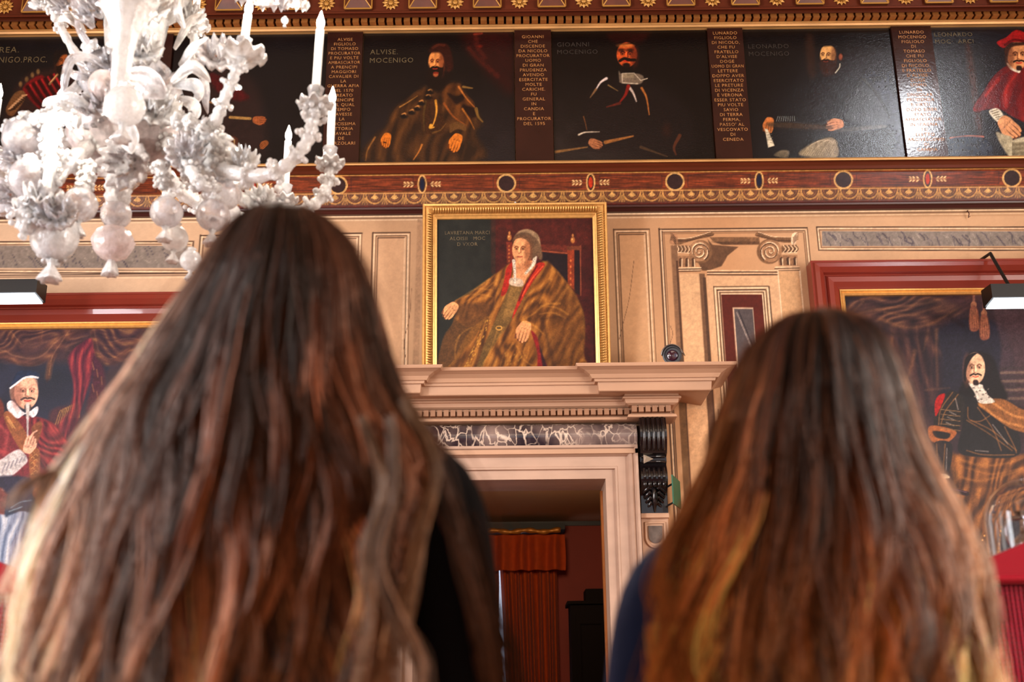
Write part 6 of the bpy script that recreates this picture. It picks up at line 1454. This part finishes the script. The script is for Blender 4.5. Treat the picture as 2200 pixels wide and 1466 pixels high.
# ------------------------------------------------------------------ the two women seen from behind
def skin_mesh(name, nodes, edges, mt, parent, sub=2):
    """nodes: (x, y, z, rx[, ry]); one continuous skinned surface rooted at node 0"""
    me = bpy.data.meshes.new(name); me.from_pydata([n[:3] for n in nodes], edges, []); me.update()
    o = link(name, me, mt, parent)
    md = o.modifiers.new('skin', 'SKIN'); md.use_smooth_shade = True; md.branch_smoothing = .6
    if not me.skin_vertices: me.attributes.new('x', 'FLOAT', 'POINT')
    sk = me.skin_vertices[0].data
    for i, n in enumerate(nodes): sk[i].radius = (n[3], n[4] if len(n) > 4 else n[3]); sk[i].use_root = (i == 0)
    s_ = o.modifiers.new('subd', 'SUBSURF'); s_.levels = sub; s_.render_levels = sub
    return o
def body_nodes(cx, Y, zt, sh, clothes=0.0, part='body', lean=0.0):
    """standing figure facing +Y; zt = top of the skull"""
    g = clothes; N = []; E = []
    def add(x, y, z, r, r2=None, par=None):
        N.append((cx+x+(lean if z < zt*.87 else 0), Y+y, z, r, r2 or r)); 
        if par is not None: E.append((par, len(N)-1))
        return len(N)-1
    h = zt
    pel = add(0, 0, h*.53, .135+g, .105+g); waist = add(0, .0, h*.63, .115+g, .09+g, pel)
    chest = add(0, .0, h*.745, .135+g, .10+g, waist); uch = add(0, .0, h*.80, .11+g, .08+g, chest)
    if part == 'body':
        nk = add(0, .01, h*.865, .052, .052, uch); hd0 = add(0, .025, h*.915, .068, .078, nk); hd1 = add(0, .02, h*.955, .072, .09, hd0); add(0, .01, h*.985, .045, .06, hd1)
        nose = add(0, .108, h*.925, .010, .012, hd0); 
        for s in (-1, 1): add(s*.078, .01, h*.925, .008, .018, hd0)
    else:
        add(0, .0, h*.845, .062, .06, uch)
    for s in (-1, 1):
        shn = add(s*(sh-.055), 0, h*.805, .055+g, .055+g, uch); dl = add(s*sh, 0, h*(.787 if part != 'body' else .775), .048+g, .048+g, shn)
        el = add(s*(sh+.035), .02, h*.625, .036+g, .036+g, dl); wr = add(s*(sh+.04), -.03 + .10, h*.49, .025+g, .022+g, el)
        if part == 'body':
            pm = add(s*(sh+.04), .085, h*.455, .026, .016, wr)
            for k, (dy, l) in enumerate(((-.030,.062),(-.011,.074),(.009,.070),(.028,.056))):
                a = add(s*(sh+.04)-s*.004, .09+dy, h*.455-.045, .0088, None, pm); add(s*(sh+.028), .092+dy, h*.455-.045-l, .0068, None, a)
            t_ = add(s*(sh+.025), .125, h*.455-.01, .010, None, pm); add(s*(sh+.018), .142, h*.455-.045, .0075, None, t_)
    if part == 'body':
        for s in (-1, 1):
            hp = add(s*.085, 0, h*.47, .085, None, pel); kn = add(s*.09, .015, h*.28, .055, None, hp); an = add(s*.09, -.01, h*.06, .036, None, kn); add(s*.095, .12, h*.022, .034, .022, an)
    return N, E
def hair_mat(name, rough=.36, spec=.5):
    m_ = mat(name, rough=.46, vc='paint', spec=.28); m_.node_tree.nodes['Principled BSDF'].inputs['Specular Tint'].default_value = (.85, .62, .46, 1); return m_
def hair_tubes(name, paths, cols, rads, mt, parent):
    """paths: (n, m, 3) arrays -> three sided tapering strands as one mesh with per-vertex pigment"""
    P = np.asarray(paths); n, m_, _ = P.shape
    T = np.gradient(P, axis=1); T /= np.linalg.norm(T, axis=2, keepdims=True)+1e-9
    ref = np.array([0.0, 1.0, 0.12]); A = np.cross(T, ref); A /= np.linalg.norm(A, axis=2, keepdims=True)+1e-9; Bn = np.cross(T, A)
    V = np.empty((n, m_, 3, 3)); R = np.asarray(rads)[:, :, None]
    for k in range(3):
        a = 2*math.pi*k/3 + .5; V[:, :, k, :] = P + (A*math.cos(a) + Bn*math.sin(a))*R
    idx = np.arange(n*m_*3).reshape(n, m_, 3); f = []
    for k in range(3):
        k2 = (k+1) % 3; f.append(np.stack((idx[:, :-1, k], idx[:, :-1, k2], idx[:, 1:, k2], idx[:, 1:, k]), -1).reshape(-1, 4))
    F = np.concatenate(f); co = V.reshape(-1, 3); C = np.repeat(np.asarray(cols).reshape(-1, 3), 3, axis=0)
    me = bpy.data.meshes.new(name); me.vertices.add(len(co)); me.vertices.foreach_set('co', co.astype(np.float32).ravel())
    me.loops.add(len(F)*4); me.loops.foreach_set('vertex_index', F.astype(np.int32).ravel())
    me.polygons.add(len(F)); me.polygons.foreach_set('loop_start', np.arange(len(F), dtype=np.int32)*4); me.update(calc_edges=True)
    me.polygons.foreach_set('use_smooth', [True]*len(F))
    at_ = me.color_attributes.new('paint', 'FLOAT_COLOR', 'POINT')
    at_.data.foreach_set('color', np.column_stack((lin(np.clip(C/255., 0, 1)), np.ones(len(C)))).astype(np.float32).ravel())
    return link(name, me, mt, parent)
def woman(lab, Y, hx, rows, sh, cols, clothes_m, seed, nlock, nstr, extra, dens, tail=.12, yoff=0.0, trousers=(24,24,30)):
    rng = np.random.default_rng(seed)
    R_ = [(at(1100, py, Y).z, at(xl, py, Y).x, at(xr, py, Y).x) for py, xl, xr in rows]
    ztop = R_[0][0]; zbot = R_[-1][0]
    R_.append((zbot-.45, R_[-1][1]+.05, R_[-1][2]-.05))
    Z = np.array([r[0] for r in R_])[::-1]; XL = np.array([r[1] for r in R_])[::-1]; XR = np.array([r[2] for r in R_])[::-1]
    cx = at(hx[0], hx[1], Y).x
    root = empty('person', (cx, Y, 0), lab, 'person')
    skinm = mat('skin_%d' % seed, rgb(206,152,124), .5, sss=.1)
    lean = extra.get('lean', 0.0); N, E = body_nodes(cx, Y+.01, ztop-.025, sh, lean=lean); body = skin_mesh('body', N, E, skinm, root)
    eyem = mat('eye_%d' % seed, rgb(40,28,22), .1)
    for s in (-1, 1):
        b = MB(); b.ball((cx+s*.031, Y+.105, (ztop-.025)*.935), .012, .009, .009, 10, 8); b.build('eye', eyem, root, smooth=True)
    b = MB(); b.tube([(cx-.022,Y+.103,(ztop-.025)*.905),(cx,Y+.110,(ztop-.025)*.904),(cx+.022,Y+.103,(ztop-.025)*.905)], [.003,.006,.003], 8); b.build('mouth', mat('lips_%d' % seed, rgb(160,84,76), .4), root, smooth=True)
    N, E = body_nodes(cx, Y+.01, ztop-.025, sh, .022, 'coat', lean); skin_mesh('jacket', N, E, clothes_m, root)
    h = ztop-.025; tm = mat('trousers_%d' % seed, rgb(*trousers), .8)
    cb = cx + lean; nn = [(cb, Y+.01, h*.52, .150, .120)]; ee = []
    for s in (-1, 1):
        nn += [(cb+s*.085, Y+.01, h*.45, .105, .105), (cb+s*.09, Y+.02, h*.28, .078, .078), (cb+s*.09, Y, h*.075, .062, .062)]; k = len(nn)-3; ee += [(0, k), (k, k+1), (k+1, k+2)]
    skin_mesh('trousers', nn, ee, tm, root)
    for s in (-1, 1):
        b = MB(); x = cb+s*.095; pl = [(-.04,-.09),(.035,-.09),(.045,.0),(.05,.09),(.03,.16),(-.02,.16),(-.045,.09),(-.042,0)]
        n = len(pl); rings = [(0,1.0),(.025,1.04),(.05,.9),(.085,.6)]
        vs = [(x+px_*k, Y+.02+py_*(k if py_ < 0 else k*(1 if j < 2 else .75)), z) for j, (z, k) in enumerate(rings) for px_, py_ in pl]
        fs = [(j*n+i, j*n+(i+1) % n, (j+1)*n+(i+1) % n, (j+1)*n+i) for j in range(3) for i in range(n)] + [tuple(range(n))[::-1], tuple(range(3*n, 4*n))]
        b.add(vs, fs); b.build('shoe', tm, root, smooth=True)
    def surf(z, phi, rs):
        xl = np.interp(z, Z, XL); xr = np.interp(z, Z, XR)
        mid = cx + (0.5*(xl+xr) - cx)*.75; hw = np.where(np.sin(phi) > 0, xr-mid, mid-xl)
        hgt = ztop - z
        dp = np.minimum(hw, .112)*1.0 + .03*np.clip((hgt-.25)/.2, 0, 1)
        dp = np.minimum(dp, .118 + .03*np.clip((hgt-.25)/.2, 0, 1)) * np.where(np.cos(phi) < 0, .85, 1)
        return mid + hw*np.sin(phi)*rs, Y - dp*np.cos(phi)*rs - .0, z
    # inner mass
    nz, nph = 70, 60; zz = ztop - (ztop-zbot+.10)*np.linspace(0, 1, nz)**1.7 - .006; ph = np.linspace(-2.0, 2.0, nph)
    PH, ZZ = np.meshgrid(ph, zz); x, y, z = surf(ZZ, PH, .90); 
    lim = np.interp(ZZ, [r[0] for r in dd_rows(Y, extra['dense'])][::-1], [r[1] for r in dd_rows(Y, extra['dense'])][::-1]) if extra.get('dense') else 1e9
    x = np.minimum(x, lim - .004)
    V = np.stack((x, y, z), -1).reshape(-1, 3); V2 = V.copy(); V2[:, 1] += .012
    F = [(j*nph+i, (j+1)*nph+i, (j+1)*nph+i+1, j*nph+i+1) for j in range(nz-1) for i in range(nph-1)]; k = len(V)
    b = MB(); b.add(V.tolist(), F); b.add(V2.tolist(), [f[::-1] for f in F])
    hair = b.build('hair', mat('hair_under_%d' % seed, rgb(*cols['under']), .5, bump=.9, bscale=60, stretch=(1,1,.06), bdist=.01, var=.35, vscale=30), root, smooth=True)
    # locks of strands
    m_ = 34; S = np.linspace(0, 1, m_); P = []; C = []; RD = []
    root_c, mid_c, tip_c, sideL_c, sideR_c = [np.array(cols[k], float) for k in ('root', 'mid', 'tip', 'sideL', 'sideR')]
    for l in range(nlock):
        phl = rng.uniform(-1.95, 1.95); rl = rng.uniform(.90, 1.05); 
        zend = zbot - rng.uniform(-.02, tail) if rng.random() > extra.get('short', .2) else zbot + rng.uniform(0, .28)
        zl = ztop - (ztop-zend)*S**1.45
        hh = ztop - zl
        amp = np.clip((hh-.12)/.35, 0, 1)*rng.uniform(.008, .026); fr = rng.uniform(14, 26); p0 = rng.uniform(0, 6.28)
        dr = np.clip((hh-.2)/.3, 0, 1)*rng.normal(0, .10)
        tone = np.clip(rng.normal(1, .30), .45, 1.7); light = rng.random() < .22
        lockw = rng.uniform(.03, .10)
        for s in range(nstr):
            d = rng.normal(0, lockw)*(1-.72*np.clip((hh-.15)/.45, 0, 1)) ; q = rng.normal(0, .022)*(1-.5*S)
            pj = phl + d + dr*.6
            x, y, z = surf(zl, pj, rl + q)
            jit = rng.normal(0, .0016)
            x = x + amp*np.sin(fr*hh + p0 + d*6) + rng.normal(0,.0035)*S*np.sin(hh*rng.uniform(10,40)+rng.uniform(0,6)); y = y + amp*.55*np.cos(fr*hh + p0*1.3 + d*6) - .004
            if extra.get('dense'):
                li = np.interp(zl, [r[0] for r in dd_rows(Y, extra['dense'])][::-1], [r[1] for r in dd_rows(Y, extra['dense'])][::-1])
                x = np.where(x > li + .05*abs(math.sin(l*1.3)) , li + .05*abs(math.sin(l*1.3)) - (x-li)*.15, x)
            P.append(np.stack((x, y, z), -1))
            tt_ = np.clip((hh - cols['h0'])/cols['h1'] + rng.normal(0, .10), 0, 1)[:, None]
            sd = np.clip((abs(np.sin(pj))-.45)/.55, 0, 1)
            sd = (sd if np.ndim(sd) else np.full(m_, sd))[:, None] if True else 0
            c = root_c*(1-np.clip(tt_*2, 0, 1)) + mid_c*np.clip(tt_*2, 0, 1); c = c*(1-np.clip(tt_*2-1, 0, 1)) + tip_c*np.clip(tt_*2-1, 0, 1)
            side_c = np.where((np.sin(pj) < 0)[:, None], sideL_c[None, :], sideR_c[None, :]); kk = sd*cols['sw']*np.clip(.55+tt_, 0, 1)*np.clip(hh/.10-.2, 0, 1)[:, None]; c = c*(1-kk) + side_c*kk  # side tint: balayage, plus rim light painted into the lit sides
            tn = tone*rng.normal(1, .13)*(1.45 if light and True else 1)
            C.append(np.clip(c*tn*1.22, 4, 250)); RD.append(np.full(m_, .00105*rng.uniform(.7, 1.3))*(1-.75*S**5))
    for (pts, w, n_, dy, cc) in extra.get('locks', []):
        base = catmull([tuple(at(px, py, Y+dy)) for px, py in pts], 8); u = np.linspace(0, 1, len(base)); base = np.column_stack([np.interp(S, u, base[:, k]) for k in range(3)])
        for s in range(n_):
            o = rng.normal(0, w/1633.0/2.2); f = rng.uniform(8, 16); p0 = rng.uniform(0, 6)
            off = o*(.25+1.1*S)*(1-.35*S) + .003*np.sin(f*S + p0)
            q = base + np.column_stack((off, rng.normal(0, .008)+0*S, .3*off)); P.append(q)
            C.append(np.clip(np.array(cc, float)[None, :]*rng.normal(1, .22)*np.linspace(.7, 1.1, m_)[:, None], 3, 250)); RD.append(np.full(m_, .0009)*(1-.7*S**4))
    # stray hairs
    for s in range(extra.get('stray', 120)):
        phl = rng.uniform(-1.7, 1.7); zend = zbot + rng.uniform(-.05, .45)
        zl = ztop - (ztop-zend)*S**1.3; x, y, z = surf(zl, phl, 1.02 + .16*S*rng.uniform(.2, 1.3))
        hh = ztop-zl; x = x + .02*S*np.sin(hh*rng.uniform(8, 22)+rng.uniform(0, 6)); P.append(np.stack((x, y, z+.004), -1))
        C.append(np.tile(mid_c*1.3, (m_, 1))); RD.append(np.full(m_, .00035))
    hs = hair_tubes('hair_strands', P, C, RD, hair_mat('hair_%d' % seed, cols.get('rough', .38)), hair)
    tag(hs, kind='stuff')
    return root
def dd_rows(Y, rows): return [(at(1100, py, Y).z, at(x, py, Y).x) for py, x in rows]
black_wool = mat('black_wool', rgb(12,11,14), .85, spec=.15, bump=.3, bscale=200)
denim = mat('navy_cotton_jacket', rgb(28,44,86), .8, spec=.2, var=.18, vscale=9, bump=.4, bscale=26, bdist=.012)
rowsL = [(444,612,612),(450,575,650),(462,545,680),(485,512,712),(520,483,744),(570,455,772),(630,420,795),(700,368,812),(760,325,822),(820,285,836),(880,240,858),(940,205,900),(1000,172,945),(1060,146,985),(1120,122,1012),(1200,92,1040),(1300,66,1062),(1400,42,1085),(1466,26,1100)]
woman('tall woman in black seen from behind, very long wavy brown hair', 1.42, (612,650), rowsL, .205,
      dict(under=(22,13,11), root=(34,20,15), mid=(84,50,34), tip=(158,112,78), sideL=(228,184,154), sideR=(112,74,52), h0=.16, h1=.62, sw=.85, rough=.36),  # sideL is cream: window rim light painted into the left strands
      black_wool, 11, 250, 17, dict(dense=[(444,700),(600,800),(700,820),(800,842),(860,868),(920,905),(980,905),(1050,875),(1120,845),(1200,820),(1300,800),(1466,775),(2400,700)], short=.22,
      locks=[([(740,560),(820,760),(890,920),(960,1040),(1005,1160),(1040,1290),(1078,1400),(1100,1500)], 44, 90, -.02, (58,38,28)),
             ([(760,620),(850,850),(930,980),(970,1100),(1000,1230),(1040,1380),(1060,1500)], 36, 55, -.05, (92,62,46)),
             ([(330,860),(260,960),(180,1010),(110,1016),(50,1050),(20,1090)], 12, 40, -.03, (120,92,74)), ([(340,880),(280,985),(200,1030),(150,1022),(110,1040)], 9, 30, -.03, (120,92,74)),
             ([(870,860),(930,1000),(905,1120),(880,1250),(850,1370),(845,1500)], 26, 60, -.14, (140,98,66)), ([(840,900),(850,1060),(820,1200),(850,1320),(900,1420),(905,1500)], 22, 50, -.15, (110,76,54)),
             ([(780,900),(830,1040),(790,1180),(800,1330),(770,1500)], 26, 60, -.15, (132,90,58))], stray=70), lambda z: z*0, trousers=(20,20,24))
rowsR = [(684,1752,1752),(688,1715,1790),(700,1675,1830),(725,1640,1862),(760,1610,1888),(800,1588,1906),(850,1570,1922),(900,1552,1936),(950,1538,1950),(1000,1524,1968),(1050,1506,1992),(1100,1486,2020),(1150,1466,2046),(1200,1446,2066),(1300,1412,2086),(1400,1400,2092),(1466,1392,2094)]
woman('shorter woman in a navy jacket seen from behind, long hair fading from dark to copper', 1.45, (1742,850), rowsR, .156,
      dict(under=(26,13,10), root=(24,13,12), mid=(98,56,32), tip=(176,116,66), sideL=(178,114,62), sideR=(224,172,126), h0=.12, h1=.50, sw=.85, rough=.36),  # sideR: balayage blond with the right rim light mixed into the colour
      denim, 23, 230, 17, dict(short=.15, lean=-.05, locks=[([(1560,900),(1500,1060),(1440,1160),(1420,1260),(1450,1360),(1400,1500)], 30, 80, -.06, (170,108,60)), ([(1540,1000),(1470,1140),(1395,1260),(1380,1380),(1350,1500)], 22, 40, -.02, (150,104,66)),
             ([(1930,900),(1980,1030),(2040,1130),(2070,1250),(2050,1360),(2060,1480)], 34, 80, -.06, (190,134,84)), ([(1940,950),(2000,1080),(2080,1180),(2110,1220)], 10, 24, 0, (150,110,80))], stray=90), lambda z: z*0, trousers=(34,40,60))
